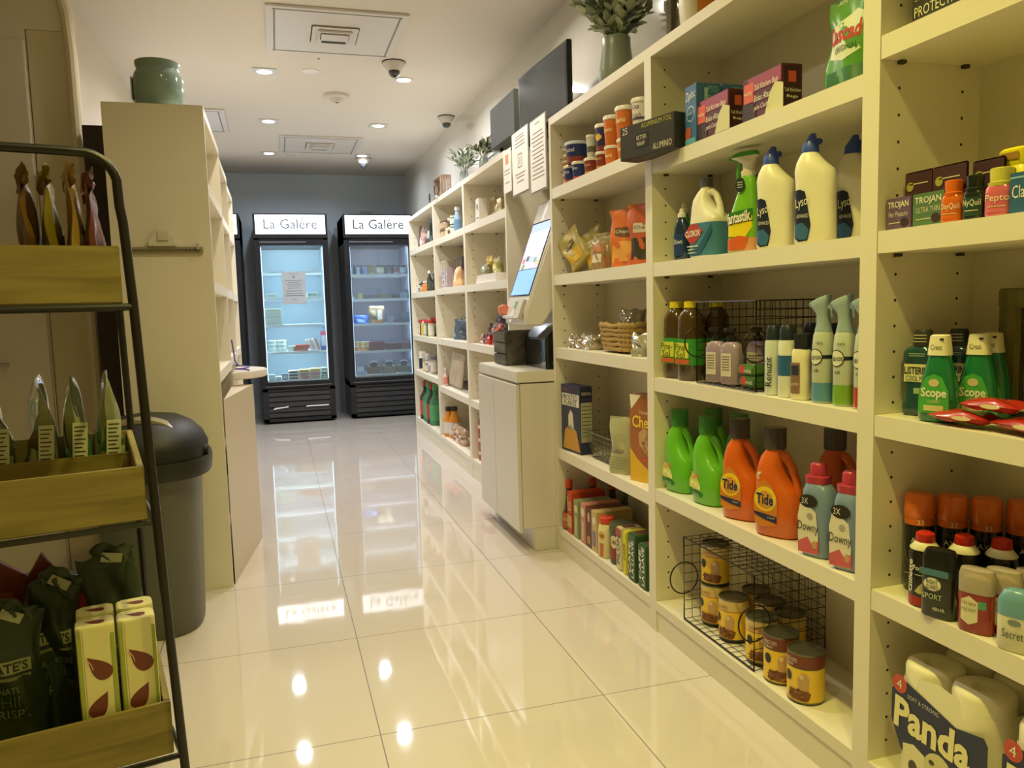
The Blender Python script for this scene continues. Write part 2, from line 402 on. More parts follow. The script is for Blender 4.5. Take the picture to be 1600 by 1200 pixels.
G().lathe([(-.0495, .012), (-.052, .010)], 12).build('sensor_lens', mat('3a3030', .3), t)
tag(G().lathe([(0, .05), (-.004, .05), (-.006, .046)], 24).build('round_cover_plate', mat('f2efe8', .35), None, (.266, 4.86, CZ)), 'plain white round cover plate left of the smoke detector', 'cover plate')
tag(G().lathe([(0, .045), (-.004, .045), (-.006, .04)], 24).build('round_cover_plate', mat('cfd3d6', .35), None, (.20, 7.42, CZ)), 'small grey round cover plate near the far left light', 'cover plate')
tag(G().lathe([(0, .006), (-.003, .006)], 10).build('ceiling_sprinkler_dot', mat('55504a', .5), None, (.30, 4.62, CZ)), 'tiny dark dot on the ceiling behind the large cassette', 'sensor')

# ---- shelving bays on the right
PT = .0225; ST = .042; XBK = 1.352
def bay(y0, y1, shelves, label, top=1.806, bot=.10, front=XF, back=XBK, sgn=1, name='shelving_unit', group='built-in shelving units on the right', holes=True, kick=True, pins=None):
    t = thing(name, label, 'shelving', ((front+back)/2, (y0+y1)/2, 0), 0, group)
    ox, oy = t.location[0], t.location[1]
    lo, hi = min(front, back)-ox, max(front, back)-ox
    def B(x0, x1, ya, yb, z0, z1): return G().box(x0, x1, ya-oy, yb-oy, z0, z1)
    for k, (a, b_) in enumerate(((y0, y0+PT), (y1-PT, y1))):
        g = B(lo, hi, a, b_, 0, top-.0005)
        if holes:
            g.mi(1); ff = front-ox
            for col in (.045, .195):
                for q in range(34):
                    z = .14+q*.05
                    if any(-.045 < z-s_ < .01 for s_ in shelves) or z > top-.06: continue
                    yy = (b_ if k == 0 else a)-oy; x = ff+sgn*col
                    n = 8; vs = [(x+.0032*math.cos(2*PI*i/n), yy+(.0003 if k == 0 else -.0003), z+.0032*math.sin(2*PI*i/n)) for i in range(n)]
                    g.add(vs, [tuple(range(n))])
        g.build('side_panel', [LAM, LAMD], t)
    bx = (hi-.006, hi) if sgn > 0 else (lo, lo+.006)
    B(bx[0], bx[1], y0+PT, y1-PT, .02, top-.03).build('back_panel', LAM, t)
    B(lo, hi, y0+PT, y1-PT, top-.03, top).build('top_panel', LAM, t)
    B(lo, hi, y0+PT, y1-PT, bot-.03, bot).build('bottom_panel', LAM, t)
    f0, f1 = (front-ox+.004, front-ox+.022) if sgn > 0 else (front-ox-.022, front-ox-.004)
    if kick: B(f0, f1, y0+PT, y1-PT, 0, bot-.03).build('kick_plate', LAM, t)
    for z in shelves:
        x0, x1 = (lo+.001, bx[0]) if sgn > 0 else (bx[1], hi-.001)
        g = B(x0, x1, y0+PT+.001, y1-PT-.001, z-ST, z)
        if holes:
            g.mi(1)
            for ya in (y0+PT+.006, y1-PT-.006):
                for col in (.045, .195): g.cbox((front-ox+sgn*col, ya-oy, z-ST-.003), (.012, .010, .0068))
        g.build('shelf', [LAM, LAMD], t)
    return t
bay(1.28, 2.218, [1.476, 1.168, .817, .467], 'open cream shelving bay holding orange and green detergent jugs')
bay(.34, 1.28, [1.531, 1.172, .818, .467], 'open cream shelving bay at the right edge with mouthwash and toiletries', bot=.103)
bay(2.218, 3.118, [1.522, 1.171, .87, .445], 'open cream shelving bay beside the kiosk with cereal boxes')
bay(3.765, 4.675, [1.53, 1.182, .83, .486], 'open cream shelving bay just beyond the checkout kiosk', bot=.12)
bay(4.675, 5.625, [1.53, 1.184, .83, .486], 'middle cream shelving bay of the far run', bot=.12)
bay(5.625, 6.70, [1.535, 1.178, .825, .53], 'farthest cream shelving bay next to the fridges', bot=.12)
# ---- left unit seen edge on
LB, LF = -.552, -.216
for k, (a, b_) in enumerate(((3.128, 3.93), (3.93, 4.73), (4.73, 5.55))):
    bay(a, b_, [1.53, 1.17, .83, .47], ['cream shelving bay whose tall blank side faces the viewer on the left', 'middle bay of the left cream shelving', 'far bay of the left cream shelving near the fridges'][k],
        top=1.804, front=LF-.012*k, back=LB, sgn=-1, group='cream shelving units on the left', holes=False)
t = thing('drawer_runner', 'bare metal drawer runner screwed to the blank side of the left cabinet', 'drawer runner', (-.365, 3.128, 1.285))
G().box(-.12, .12, -.010, 0, -.012, .012).build('rail', mat('b9b39a', .35, .6), t, bevel=.002)
G().box(-.118, .105, -.013, -.009, -.004, .004).build('inner_slide', mat('8d8770', .35, .7), t)
g = G()
for x in (.06, .075, .09, .108): g.loft([(0, .004, .004), (.002, .003, .003)], 10).xf(Matrix.Translation((x, -.012, 0)) @ Matrix.Rotation(PI/2, 4, 'X'), len(g.v)-20)
g.build('screw', mat('5a5548', .4, .5), t)
G().box(.100, .106, -.03, -.010, .0, .022).build('end_stop', mat('d8d2bd', .3, .5), t)
t = thing('wall_bracket', 'white plastic bracket stuck on the left cabinet above the drawer runner', 'bracket', (-.38, 3.128, 1.298))
G().prism([(-.05, 0), (.045, 0), (.040, .03), (.02, .055), (-.02, .057), (-.035, .04), (-.05, .02)], -.02, 0).build('bracket_plate', mat('ddd5bd', .45), t, bevel=.003)
G().prism([(-.018, .02), (.02, .02), (.02, .05), (-.015, .052)], -.026, -.02).build('raised_button', mat('d2caaf', .45), t, bevel=.002)
# dark panel between the wall and that cabinet
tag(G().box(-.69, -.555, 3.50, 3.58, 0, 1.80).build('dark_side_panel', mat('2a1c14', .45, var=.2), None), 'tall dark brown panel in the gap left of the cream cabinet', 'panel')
# peninsula counter
t = thing('counter', 'low white rounded peninsula counter beyond the left cabinet', 'counter', (-.2, 3.9, 0))
n = 20
pts = []
cx, cy, rr = -.205, 3.93, .14
for i in range(n+1):
    a = -PI/2+PI*i/n; pts.append((cx+rr*math.cos(a)*1.05-(-.2), cy+rr*1.5*math.sin(a)-3.9))
G().prism([(a, b_) for a, b_ in pts], .752, .785, 'z').build('counter_top', mat('e4ddd0', .3), t, bevel=.004)
G().tube([(-.12, 3.74-3.9, .70), (-.12, 3.80-3.9, .75)], .012, 6).build('support_bracket', mat('4a463c', .5), t)
q = [(-.121+.2, 3.786-3.9), (-.211+.2, 3.16-3.9), (-.211+.2, 3.76-3.9), (-.16+.2, 3.80-3.9)]
g = G().prism(q, 0, .724, 'z'); g.build('front_panel', mat('cfc0a4', .4), t)
cb = []
for i in range(26): a = i*.42; cb.append((-.165+.03*math.cos(a), 3.80+.03*math.sin(a)+.001*i, .788+.001*i))
cb += [(-.195, 3.82, .83), (-.20, 3.83, .88), (-.205, 3.83, .93)]
tag(G().tube(cb, .0035, 6).build('cable', mat('5d4a9a', .4), None), 'purple cable coiled on the peninsula counter', 'cable')
# ================================================================ FRIDGES
def fridge(x0, x1, label, led, lc, inner, sign_em, sign_txt, sh):
    y0, y1 = 7.66, 8.36; w = x1-x0; cx = (x0+x1)/2
    t = thing('display_fridge', label, 'fridge', (cx, (y0+y1)/2, 0), 0, 'glass door display fridges')
    hw = w/2; f = y0-(y0+y1)/2; bk = y1-(y0+y1)/2
    g = G()
    g.box(-hw, -hw+.045, f+.03, bk, .30, 1.95).box(hw-.045, hw, f+.03, bk, .30, 1.95).box(-hw, hw, bk-.04, bk, .30, 1.95)
    g.box(-hw, hw, f+.03, bk, 1.68, 1.95).box(-hw, hw, f+.03, bk, 0.02, .36)
    g.build('cabinet_body', BLK, t, bevel=.004)
    G().box(-hw+.046, hw-.046, bk-.05, bk-.041, .37, 1.67).box(-hw+.0455, -hw+.05, f+.08, bk-.05, .37, 1.67).box(hw-.05, hw-.0455, f+.08, bk-.05, .37, 1.67).build('inner_liner', inner, t)
    # header sign
    G().box(-hw, hw, f, f+.03, 1.73, 1.955).build('sign_housing', BLK, t, bevel=.004)
    sg = G().box(-hw+.02, hw-.02, f-.004, f, 1.767, 1.943).build('lit_sign', mat('f4f8ff', .4, emit=sign_em), t)
    text('La Gal\u00e8re', w*.72, .088, 0, f-.0065, 1.860, sign_txt, sg)
    patch(.02, .008, w*.165, f-.0046, 1.905, '5da15a', sg, name='green_leaf', pts=[(-.012, .004), (0, .009), (.012, .002), (0, -.003)])
    text('Snacks  |  Coffee  |  Convenience', w*.70, .014, 0, f-.0065, 1.797, sign_txt, sg)
    # door
    d = G(); a = .052
    d.box(-hw, -hw+a, f, f+.028, .335, 1.715).box(hw-a, hw, f, f+.028, .335, 1.715).box(-hw+a, hw-a, f, f+.028, 1.665, 1.715).box(-hw+a, hw-a, f, f+.028, .335, .395)
    d.build('door_frame', BLK, t, bevel=.005)
    G().box(-hw+a, hw-a, f+.010, f+.014, .395, 1.665).build('door_glass', glass('e9f3f6', .93, .02), t)
    G().box(-hw+.05, hw-.20, f-.004, f+.0, 1.690, 1.698).build('handle_trim', mat('9aa4b0', .25, .8), t)
    G().box(-hw+.03, hw-.03, f-.003, f+.0, .352, .358).build('lower_trim', mat('8a8d90', .3, .8), t)
    # grille
    g = G().box(-hw, -hw+.05, f, f+.03, .02, .325).box(hw-.05, hw, f, f+.03, .02, .325).box(-hw, hw, f, f+.03, .02, .05).box(-hw, hw, f, f+.03, .305, .325)
    for k in range(5):
        z = .062+k*.05; g.prism([(f+.004, z), (f+.026, z+.012), (f+.026, z+.032), (f+.014, z+.038)], -hw+.05, hw-.05, 'x')
    g.build('vent_grille', BLK2, t, bevel=.001)
    for k, z in enumerate(sh):
        G().box(-hw+.052, hw-.052, f+.07, bk-.06, z-.022, z).build('wire_shelf', mat('e8eef2', .3), t, bevel=.002)
    for s_ in (-1, 1):
        G().box(s_*(hw-.056)-.003, s_*(hw-.056)+.003, f+.035, f+.039, .41, 1.65).build('led_strip', mat('dcecff', .4, emit=led*.3), t)
    area('fridge_glow', (cx, y0+.11, 1.655), led*.55, lc, w*.8, .05, (R(25), 0, 0))
    for z in sh[:-1]: area('shelf_glow', (cx, y0+.082, z-.026), led*.36, lc, w*.78, .012, (R(38), 0, 0))
    return t
f1 = fridge(-.165, .50, 'brightly lit glass door fridge with a paper notice on its door', 6.5, (.80, .93, 1), mat('9fb6c2', .4), 1.25, '55606a', [1.43, 1.18, .93, .675, .405])
f2 = fridge(.645, 1.31, 'dimmer glass door fridge at the far right beside the shelving', 3.4, (.85, .9, 1), mat('83869a', .4), 0.62, '2c383b', [1.39, 1.155, .915, .65, .42])
f0 = fridge(-.97, -.285, 'black fridge mostly hidden behind the left shelving', 3, (.85, .93, 1), mat('9fb6c2', .4), 2, '8f9aa4', [1.43, 1.18, .93, .675, .405])
# jagged torn paper strips stuck in the first fridge grille
tag(G().prism([(-.05, 0), (-.03, .02), (0, .022), (.06, .026), (.09, .032), (.09, .018), (.0, .010)], 7.652, 7.655).build('paper_strip', WHT, None, (-.03, 0, .135)), 'torn white paper strip in the lower grille, left of two', 'paper', 'paper strips in the grille')
tag(G().prism([(-.11, 0), (-.1, .012), (.1, .012), (.105, .002)], 7.652, 7.655).build('paper_strip', WHT, None, (.33, 0, .150)), 'straight white paper strip in the lower grille, right of two', 'paper', 'paper strips in the grille')
nt_ = thing('paper_notice', 'printed paper notice taped to the left fridge door glass', 'notice', (.17, 7.645, 1.27))
G().box(-.105, .105, 0, .001, -.15, .15).build('sheet', mat('b0b6bc', .6), nt_)
patch(.02, .028, 0, 0, .105, '77797a', nt_, name='printed_emblem', pts=[(-.008, -.014), (.008, -.014), (.006, 0), (.003, .014), (-.003, .014), (-.006, 0)])
patch(.09, .005, 0, 0, .132, 'a88a80', nt_, name='printed_line')
for k, (z, w) in enumerate([(.07, .16), (.052, .10), (.035, .14), (.018, .12), (.0, .11), (-.028, .15), (-.05, .15), (-.07, .17), (-.105, .04)]): patch(w, .004 if k not in (5, 7) else .006, 0, 0, z, '6e7072', nt_, name='printed_line')
# wall socket and cable box over the second fridge
t = thing('wall_cable_box', 'pale conduit box on the far wall above the right fridge', 'socket', (.95, 8.45, 2.03))
G().box(-.06, .06, -.03, 0, -.045, .045).build('cover', mat('a7abad', .5), t, bevel=.005); G().box(-.13, -.075, -.03, 0, -.03, .01).build('small_socket', mat('a7abad', .5), t, bevel=.004)
G().box(-.08, .04, -.034, -.028, -.005, .003).build('cable', mat('8d9092', .5), t)

# ================================================================ KIOSK
t = thing('checkout_cabinet', 'cream two door cabinet under the checkout kiosk', 'cabinet', (1.03, 3.44, 0))
kb = mat('ded8ca', .35); X = lambda x: x-1.03; Y = lambda y: y-3.44
G().box(X(.958), X(1.355), Y(3.122), Y(3.762), .10, .722).box(X(1.007), X(1.355), Y(3.122), Y(3.762), 0, .10).build('cabinet_body', kb, t, bevel=.002)
G().box(X(.945), X(1.355), Y(3.12), Y(3.762), .727, .775).build('counter_top', mat('e6e0d0', .3), t, bevel=.003)
for a, b_ in ((3.122, 3.475), (3.479, 3.762)): G().box(X(.94), X(.956), Y(a), Y(b_), .085, .718).build('door', kb, t, bevel=.002)
tag(G().box(1.34, 1.358, 3.121, 3.764, .776, 1.80).build('backing_panel', mat('cbbf9f', .4), None), 'cream backing panel behind the checkout kiosk', 'panel')
t = thing('checkout_kiosk', 'white self checkout kiosk with a lit tilted touchscreen', 'kiosk', (1.0, 3.29, .965))
kw = mat('e9e4da', .3)
Y0, Y1 = -.15, .165
prof = [(.0, .0), (-.004, .055), (.175, .54), (.20, .555), (.235, .53), (.12, .06), (.07, -.005)]
g = G()
vs = [(a, Y0, b_) for a, b_ in prof]+[(a, Y1, b_) for a, b_ in prof]; n = len(prof)
g.add(vs, [tuple(range(n)), tuple(reversed(range(n, 2*n)))]+[(i, i+n, (i+1) % n+n, (i+1) % n) for i in range(n)])
body = g.build('kiosk_body', kw, t, bevel=.008, seg=3)
def kpt(u, v, off=.0):   # u along Y (screen right = toward viewer), v up the slope
    sl = Vector((.179, 0, .485)).normalized(); nrm = Vector((-.485, 0, .179)).normalized()
    p = Vector((-.004, 0, .055))+sl*v+nrm*off; return (p.x, u, p.z)
def kq(u0, u1, v0, v1, off, name, m, par, th=.002):
    a = [kpt(u0, v0, off), kpt(u1, v0, off), kpt(u1, v1, off), kpt(u0, v1, off)]; b_ = [kpt(u0, v0, off-th), kpt(u1, v0, off-th), kpt(u1, v1, off-th), kpt(u0, v1, off-th)]
    return G().add(a+b_, [(0, 1, 2, 3), (7, 6, 5, 4), (0, 4, 5, 1), (1, 5, 6, 2), (2, 6, 7, 3), (3, 7, 4, 0)]).build(name, m, par)
scr = kq(.145, -.13, .075, .42, .0035, 'touchscreen', mat('12141a', .1), t)
kq(.135, -.125, .08, .195, .0042, 'blue_pane', mat('6c97e8', .3, emit=.9), scr, .0006)
kq(.135, -.125, .198, .30, .0042, 'product_pane', mat('b9b4c6', .3, emit=.55), scr, .0006)
kq(.135, -.125, .30, .372, .0042, 'tile_pane', mat('dfe6f6', .3, emit=.9), scr, .0006)
kq(.135, -.125, .372, .412, .0042, 'header_pane', mat('7d93c8', .3, emit=.8), scr, .0006)
for k, (u, v, c_) in enumerate([(.10, .235, 'b86a70'), (.05, .245, '3b3f50'), (0, .24, '8faedf'), (-.06, .235, '5d8f7a'), (-.10, .22, 'd9a27d'), (.03, .212, 'f1f1f1'), (.085, .207, '6c8a4c'), (-.03, .27, 'd8dcf4')]):
    kq(u+.018, u-.018, v-.009, v+.014, .0048, 'screen_picture', mat(c_, .3, emit=.6), scr, .0005)
for k in range(4): kq(.125-k*.065, .075-k*.065, .31, .355, .0048, 'screen_button', mat('a9bfe8' if k % 2 else 'eef2fb', .3, emit=.8), scr, .0005)
pad = kq(-.05, -.12, -.03, .055, .016, 'card_reader', mat('c9c3b4', .35), t, .016)
kq(.03, -.0, .02, .05, .0046, 'green_sticker', mat('7fae7c', .5), t, .003)
kq(.04, .0, -.045, .015, .0046, 'instruction_label', mat('d5d6cf', .5), t, .003)
G().box(-.022, .01, -.02, .14, .028, .044).build('receipt_tray', mat('f3f1ee', .25), t, bevel=.003)
G().prism([(.085, -.189), (.085, -.06), (.19, .05), (.32, .05), (.32, -.189)], -.14, .155, 'x').xf(Matrix(((0, 1, 0, 0), (1, 0, 0, 0), (0, 0, 1, 0), (0, 0, 0, 1)))).build('kiosk_base', mat('1a1c1c', .15, coat=.5), t, bevel=.004)
G().prism([(.11, -.17), (.17, -.03), (.25, -.03), (.21, -.17)], -.143, -.14).build('gusset_plate', mat('33332f', .3), t)
tag(G().prism([(-.02, 0), (.022, -.002), (.026, .03), (.006, .045), (-.022, .036)], -.02, .02).build('orange_cube', mat('e58a6a', .5), None, (.985, 3.435, 1.012), bevel=.003), 'small orange and white cube on the kiosk ledge', 'box')
wd = wood('3c3a32', '6f6a5c', 3, 1, name='weathered_grey_wood')
t = thing('weathered_crate', 'grey weathered wooden crate behind the kiosk stand', 'crate', (1.10, 3.56, .776))
for k in range(3): G().box(-.105, -.093, -.10, .09, .002+k*.052, .05+k*.052).build('slat', wd, t, bevel=.002)
G().box(-.093, .09, -.10, -.088, .002, .156).box(-.093, .09, .078, .09, .002, .156).box(.078, .09, -.088, .078, .002, .156).box(-.093, .078, -.088, .078, 0.0, .01).build('crate_shell', wd, t, bevel=.001)
# signs hung across the kiosk gap
def sheet(y0, y1, z0, z1, label, lines, x=1.098, box=False, tilt=0, hol=True):
    t = thing('paper_sign', label, 'sign', (x, (y0+y1)/2, (z0+z1)/2), FX, 'signs hung above the kiosk'); w, h = y1-y0, z1-z0
    t.rotation_euler[1] = tilt
    if hol: G().box(-w/2, w/2, .002, .004, -h/2, h/2).build('acrylic_holder', glass('f4f1e6', .5, .08), t)
    G().box(-w/2+.006, w/2-.006, 0, .0018, -h/2+.008, h/2-.006).build('printed_sheet', mat('f6f2ea', .5), t)
    for (xx, zz, ww, c_) in lines: patch(ww*w, .0042, xx*w, 0, zz*h, c_, t, name='printed_line')
    if box:
        for a in (-1, 1): patch(.004, .20*h, a*.12*w, 0, 0.02*h, '4a4038', t, name='printed_border')
        for a in (-1, 1): patch(.24*w, .004, 0, 0, 0.02*h+a*.10*h, '4a4038', t, name='printed_border')
        patch(.10*w, .12*h, 0, 0, .02*h, 'd0c6b2', t, name='printed_picture')
    return t
sheet(3.36, 3.61, 1.556, 1.845, 'paper sign with a framed picture hung above the kiosk', [(0, .40, .5, 'a8735f'), (0, .36, .55, '7d6f60'), (0, .30, .6, '7d6f60'), (0, .25, .6, '7d6f60'), (0, -.18, .6, '7d6f60'), (0, -.23, .5, '7d6f60'), (0, -.30, .4, '7d6f60')], box=True)
sheet(3.125, 3.335, 1.53, 1.84, 'densely printed paper sign above the kiosk, right of the framed picture sign', [(0, .42, .3, '9c8a70')]+[(0, .30-k*.055, .75 if k % 3 else .6, '7d6f58') for k in range(12)])
t = sheet(3.62, 3.765, 1.585, 1.80, 'small paper card with an orange patch beside the far shelving', [(0, .02, .6, '8a7c6a'), (0, -.06, .6, '8a7c6a'), (0, -.25, .5, '8a7c6a')], hol=False)
patch(.05, .045, .0, 0, .055, 'e29a5a', t, name='orange_print')
# ================================================================ BIN
t = thing('waste_bin', 'tall grey half round waste bin with a black swing lid', 'bin', (-.44, 2.84, 0))
gb = mat('585948', .42, name='bin_plastic')
def D(rx, ry, z, p=2.6): return (z, rx, ry, 0, 0, p, 0)
G().loft([D(.140, .158, 0), D(.145, .163, .012), D(.163, .185, .50), D(.168, .19, .525), D(.196, .222, .53), D(.20, .226, .565), D(.196, .222, .585), D(.188, .214, .583)], 40).build('bin_body', gb, t, smooth=50)
G().loft([D(.1695, .1915, .522), D(.198, .224, .5285), D(.2015, .2275, .565), D(.1975, .2235, .586), D(.189, .215, .584)], 40, caps=False).build('bin_rim', mat('1f201b', .4), t, smooth=50)
G().loft([D(.188, .212, .575), D(.190, .214, .62), D(.175, .20, .655), D(.14, .17, .69), D(.10, .13, .712), D(.03, .05, .725)], 40).build('lid', mat('11100d', .5), t, smooth=60)
arc = [(-.12+.24*k/14, -.215+.10*abs(k/14*2-1)**2*.3+.02, .60+.125*math.sin(PI*(k/14*.9+.05))) for k in range(15)]
g = G(); vs = []
for k in range(17):
    a = PI*(.16+.68*k/16); x_, z_ = .158*math.cos(a), .575+.142*math.sin(a)
    vs += [(x_*1.03, -.135, z_+.004), (x_*1.03, -.10, z_+.012), (x_*.99, -.10, z_-.004), (x_*.99, -.135, z_-.010)]
fs = [(4*k+q, 4*k+(q+1) % 4, 4*k+4+(q+1) % 4, 4*k+4+q) for k in range(16) for q in range(4)]
g.add(vs, fs).build('steel_band', mat('c9c4b4', .25, .8), t)
G().lathe([(0, .018), (.012, .018), (.014, .012)], 16).build('bin_knob', BLK2, t, (.185, -.06, .60), (0, R(90), 0))
# ================================================================ RACK
RZ = R(12.5); RP = Vector((-.255, 1.595, 0))
def rk(u, v, z):        # rack frame: u to the right along the crate fronts, v away from the viewer
    return (RP.x+u*math.cos(RZ)-v*math.sin(RZ), RP.y+u*math.sin(RZ)+v*math.cos(RZ), z)
t = thing('crate_rack', 'black metal rack holding three tiers of wooden crates', 'rack', rk(-.31, .17, 0), RZ)
bl = mat('17140f', .38, name='black_tube_steel')
def pp(*p): return [(a+.31, b_-.17, c) for a, b_, c in p]
arch = [(.050, -.012, .009), (.033, -.008, .16), (.020, -.004, .50), (.011, 0, .80), (.003, .002, 1.07), (-.004, .002, 1.22), (-.008, .002, 1.25)]+[(-.068+.060*math.cos(q*PI/16), .002, 1.285+.058*math.sin(q*PI/16)) for q in range(1, 8)]+[(-.10, .002, 1.343)]
arch += [(-.62-x, y, z) for x, y, z in reversed(arch)]
G().tube(pp(*arch), .0085, 12).build('front_frame', bl, t)
back = [(.010, .40, .008), (.004, .36, .5), (-.001, .335, .83), (-.005, .33, 1.06), (-.006, .33, 1.10)]
G().tube(pp(*back), .0075, 10).build('rear_leg', bl, t); G().tube(pp(*[(-.62-x, y, z) for x, y, z in back]), .0075, 10).build('rear_leg', bl, t)
for z, xx in ((1.068, .003), (.658, .013), (.187, .030)):
    G().tube(pp((xx, .0, z), (.006, .345, z), (-.626, .345, z), (-.62-xx, .0, z), (xx, .0, z)), .006, 8).build('shelf_rail', bl, t)
cw = wood('6e6030', '98884a', 4, 0, .75, 'yellowed_pine'); cw2 = wood('6e6030', '98884a', 4, 1, .75, 'yellowed_pine_side')
def crate(z0, z1, label, xr=-.004, back_z=None, div=True, dep=.31):
    t = thing('wooden_crate', label, 'crate', rk(-.31, .16, z0), RZ, 'wooden crates on the rack'); h = z1-z0; bz = (back_z or z1)-z0
    xl = -.62-xr+.31; xr = xr+.31; y0 = -.16; y1 = dep-.16
    G().box(xl, xr, y0, y0+.012, 0, h).build('front_board', cw, t, bevel=.0015)
    G().box(xl, xr, y1-.012, y1, 0, bz).build('back_board', cw, t, bevel=.0015)
    for x_ in (xl, xr-.012): G().prism([(y0+.012, 0), (y1-.012, 0), (y1-.012, bz), (y0+.012, h)], x_, x_+.012, 'x').build('side_board', cw2, t, bevel=.0015)
    G().box(xl+.012, xr-.012, y0+.012, y1-.012, .002, .012).build('base_board', cw, t)
    if div: G().box(xl+.013, xr-.013, y0+.205, y0+.213, .012, h-.002).build('divider_board', cw, t)
    return t
crate(1.075, 1.178, 'top wooden crate on the rack, under the foil pouches', xr=-.014, div=False, dep=.25)
crate(.666, .768, 'middle wooden crate holding clear salad bags', xr=-.0, back_z=.80)
crate(.195, .300, 'bottom wooden crate holding almond cartons and cookie bags', xr=.016, back_z=.33, div=False)
# ================================================================ THINGS ON TOP
t = thing('glazed_jar', 'large grey green glazed jar on top of the left cabinet', 'jar', (-.372, 3.235, 1.8048))
G().lathe([(0, .078), (.004, .083), (.05, .087), (.105, .087), (.125, .082), (.137, .074), (.142, .073), (.156, .077), (.168, .077), (.170, .073), (.165, .070), (.12, .07), (.05, .075), (.02, .05)], 40, caps=True).build('jar_body', mat('87a096', .12, coat=.6, var=.15, vscale=6), t, smooth=60)
G().box(-.09, -.086, -.03, .03, .03, .11).build('paper_tag', mat('cfd6cf', .5), t)
t = thing('flat_television', 'black flat television standing above the kiosk', 'television', (1.19, 3.40, 1.8068), FX+.05)
G().box(-.29, .29, -.012, .012, .04, .32).build('screen_case', mat('17181a', .35), t, bevel=.003)
G().box(-.278, .278, -.0135, -.012, .055, .308).build('screen', mat('30363a', .12), t)
G().box(-.02, .02, -.01, .01, 0, .05).box(-.09, .09, -.05, .05, 0, .006).build('stand', BLK2, t)
t = thing('grey_trough', 'grey metal trough planter on top of the far shelving', 'planter', (1.245, 3.96, 1.8145), FX)
G().box(-.22, .22, -.09, .09, .07, .28).build('trough_body', mat('4c514b', .7), t, bevel=.003)
for a in (-1, 1):
    G().tube([(a*.15-.03, -.05, 0), (a*.15, -.05, .07), (a*.15+.03, -.05, 0)], .008, 6).build('leg', BLK2, t)
t = thing('plexiglass_screen', 'translucent grey panel leaning behind the far plants', 'panel', (1.325, 4.75, 1.8068), FX)
G().box(-.30, .30, 0, .01, 0, .17).build('panel_sheet', mat('949c98', .3), t, bevel=.002); G().box(-.30, .30, -.004, .0, .163, .17).build('panel_edge', mat('5c625f', .4), t)
t = thing('open_wooden_frame', 'small open wooden box frame with slatted end on the far shelving', 'decor', (1.165, 5.53, 1.8068), FX)
wf = wood('7a6655', 'a8937d', 3, 0, name='driftwood')
G().box(-.12, .12, -.04, .04, .145, .155).box(-.12, -.11, -.04, .04, 0, .145).box(-.12, .12, -.04, .04, 0, .008).build('frame', wf, t, bevel=.001)
for k in range(5): G().box(.11+.0005, .118, -.04+k*.017, -.028+k*.017, .008, .145).build('slat', wf, t)
def ring(y, d, r, label, flat=0):
    t = thing('ring_candle_holder', label, 'decor', (XF+d, y, 1.8068), FX+flat, 'black ring ornaments')
    G().tube([(r*math.cos(a), 0, .022+r+r*math.sin(a)) for a in [2*PI*i/28 for i in range(28)]], .0035, 8, True).build('ring', BLK2, t)
    G().lathe([(0, .016), (.006, .016), (.02, .008), (.022, .006)], 12).build('base', mat('9aa0a2', .3), t)
ring(5.87, .03, .036, 'black ring ornament at the far end of the shelf top', -.3)
ring(5.45, -.002, .034, 'black ring ornament inside the wooden frame', .3)
leafm = [mat('98a284', .6), mat('7f8b70', .6), mat('b0b79c', .6), mat('2f3a30', .6)]
def leaf(g, p, d, L, w, m):
    d = Vector(d).normalized(); s_ = d.cross(Vector((0, 0, 1))); s_ = s_.normalized() if s_.length > .01 else Vector((1, 0, 0)); n_ = s_.cross(d)
    P = Vector(p); g.mi(m)
    vs = [P, P+d*L*.35+s_*w/2+n_*w*.12, P+d*L*.35-s_*w/2+n_*w*.12, P+d*L*.7+s_*w*.38-n_*w*.05, P+d*L*.7-s_*w*.38-n_*w*.05, P+d*L-n_*w*.2, P+d*L*.35-n_*w*.08, P+d*L*.7-n_*w*.2]
    g.add(vs, [(0, 1, 6), (0, 6, 2), (1, 3, 7, 6), (2, 6, 7, 4), (3, 5, 7), (4, 7, 5)])
def plant(name, label, loc, ph, pr, spread, hgt, n, L, w, glassy=True, seed=1, potm=None, potprof=None, dark=.2, cat='plant'):
    t = thing(name, label, cat, loc); rd = random.Random(seed)
    G().lathe(potprof or [(0, pr*.9), (ph*.6, pr), (ph, pr*.85)], 24).build('pot', potm or glass('d7e0dc', .6), t, smooth=60)
    st = G(); lf = G(); st.mi(0)
    for i in range(n):
        a = rd.uniform(0, 2*PI); rr = spread*rd.uniform(.3, 1); tip = Vector((rr*math.cos(a), rr*math.sin(a), ph+hgt*rd.uniform(.35, 1)))
        b0 = Vector((0, 0, ph*.7)); mid = b0.lerp(tip, .5)+Vector((0, 0, .02)); st.tube([b0, mid, tip], .0016, 4)
        for k in range(9):
            f = .35+.65*k/8; p = (b0*(1-f)**2+mid*2*f*(1-f)+tip*f*f)
            dd = (tip-mid).normalized()+Vector((rd.uniform(-1, 1), rd.uniform(-1, 1), rd.uniform(-.4, .9)))
            leaf(lf, p, dd, L*rd.uniform(.6, 1.1), w*rd.uniform(.7, 1.1), 3 if rd.random() < dark else rd.choice((0, 1, 2)))
    st.build('stems', leafm[1], t); lf.build('foliage', leafm, t, smooth=80)
    return t
plant('potted_greenery', 'small leafy plant in a clear pot beside the wooden frame', (1.165, 4.86, 1.8068), .08, .028, .12, .14, 13, .060, .020, seed=4)
plant('potted_greenery', 'small leafy plant in a clear pot beside the grey trough', (1.155, 4.34, 1.8068), .07, .026, .10, .12, 12, .055, .019, seed=9)
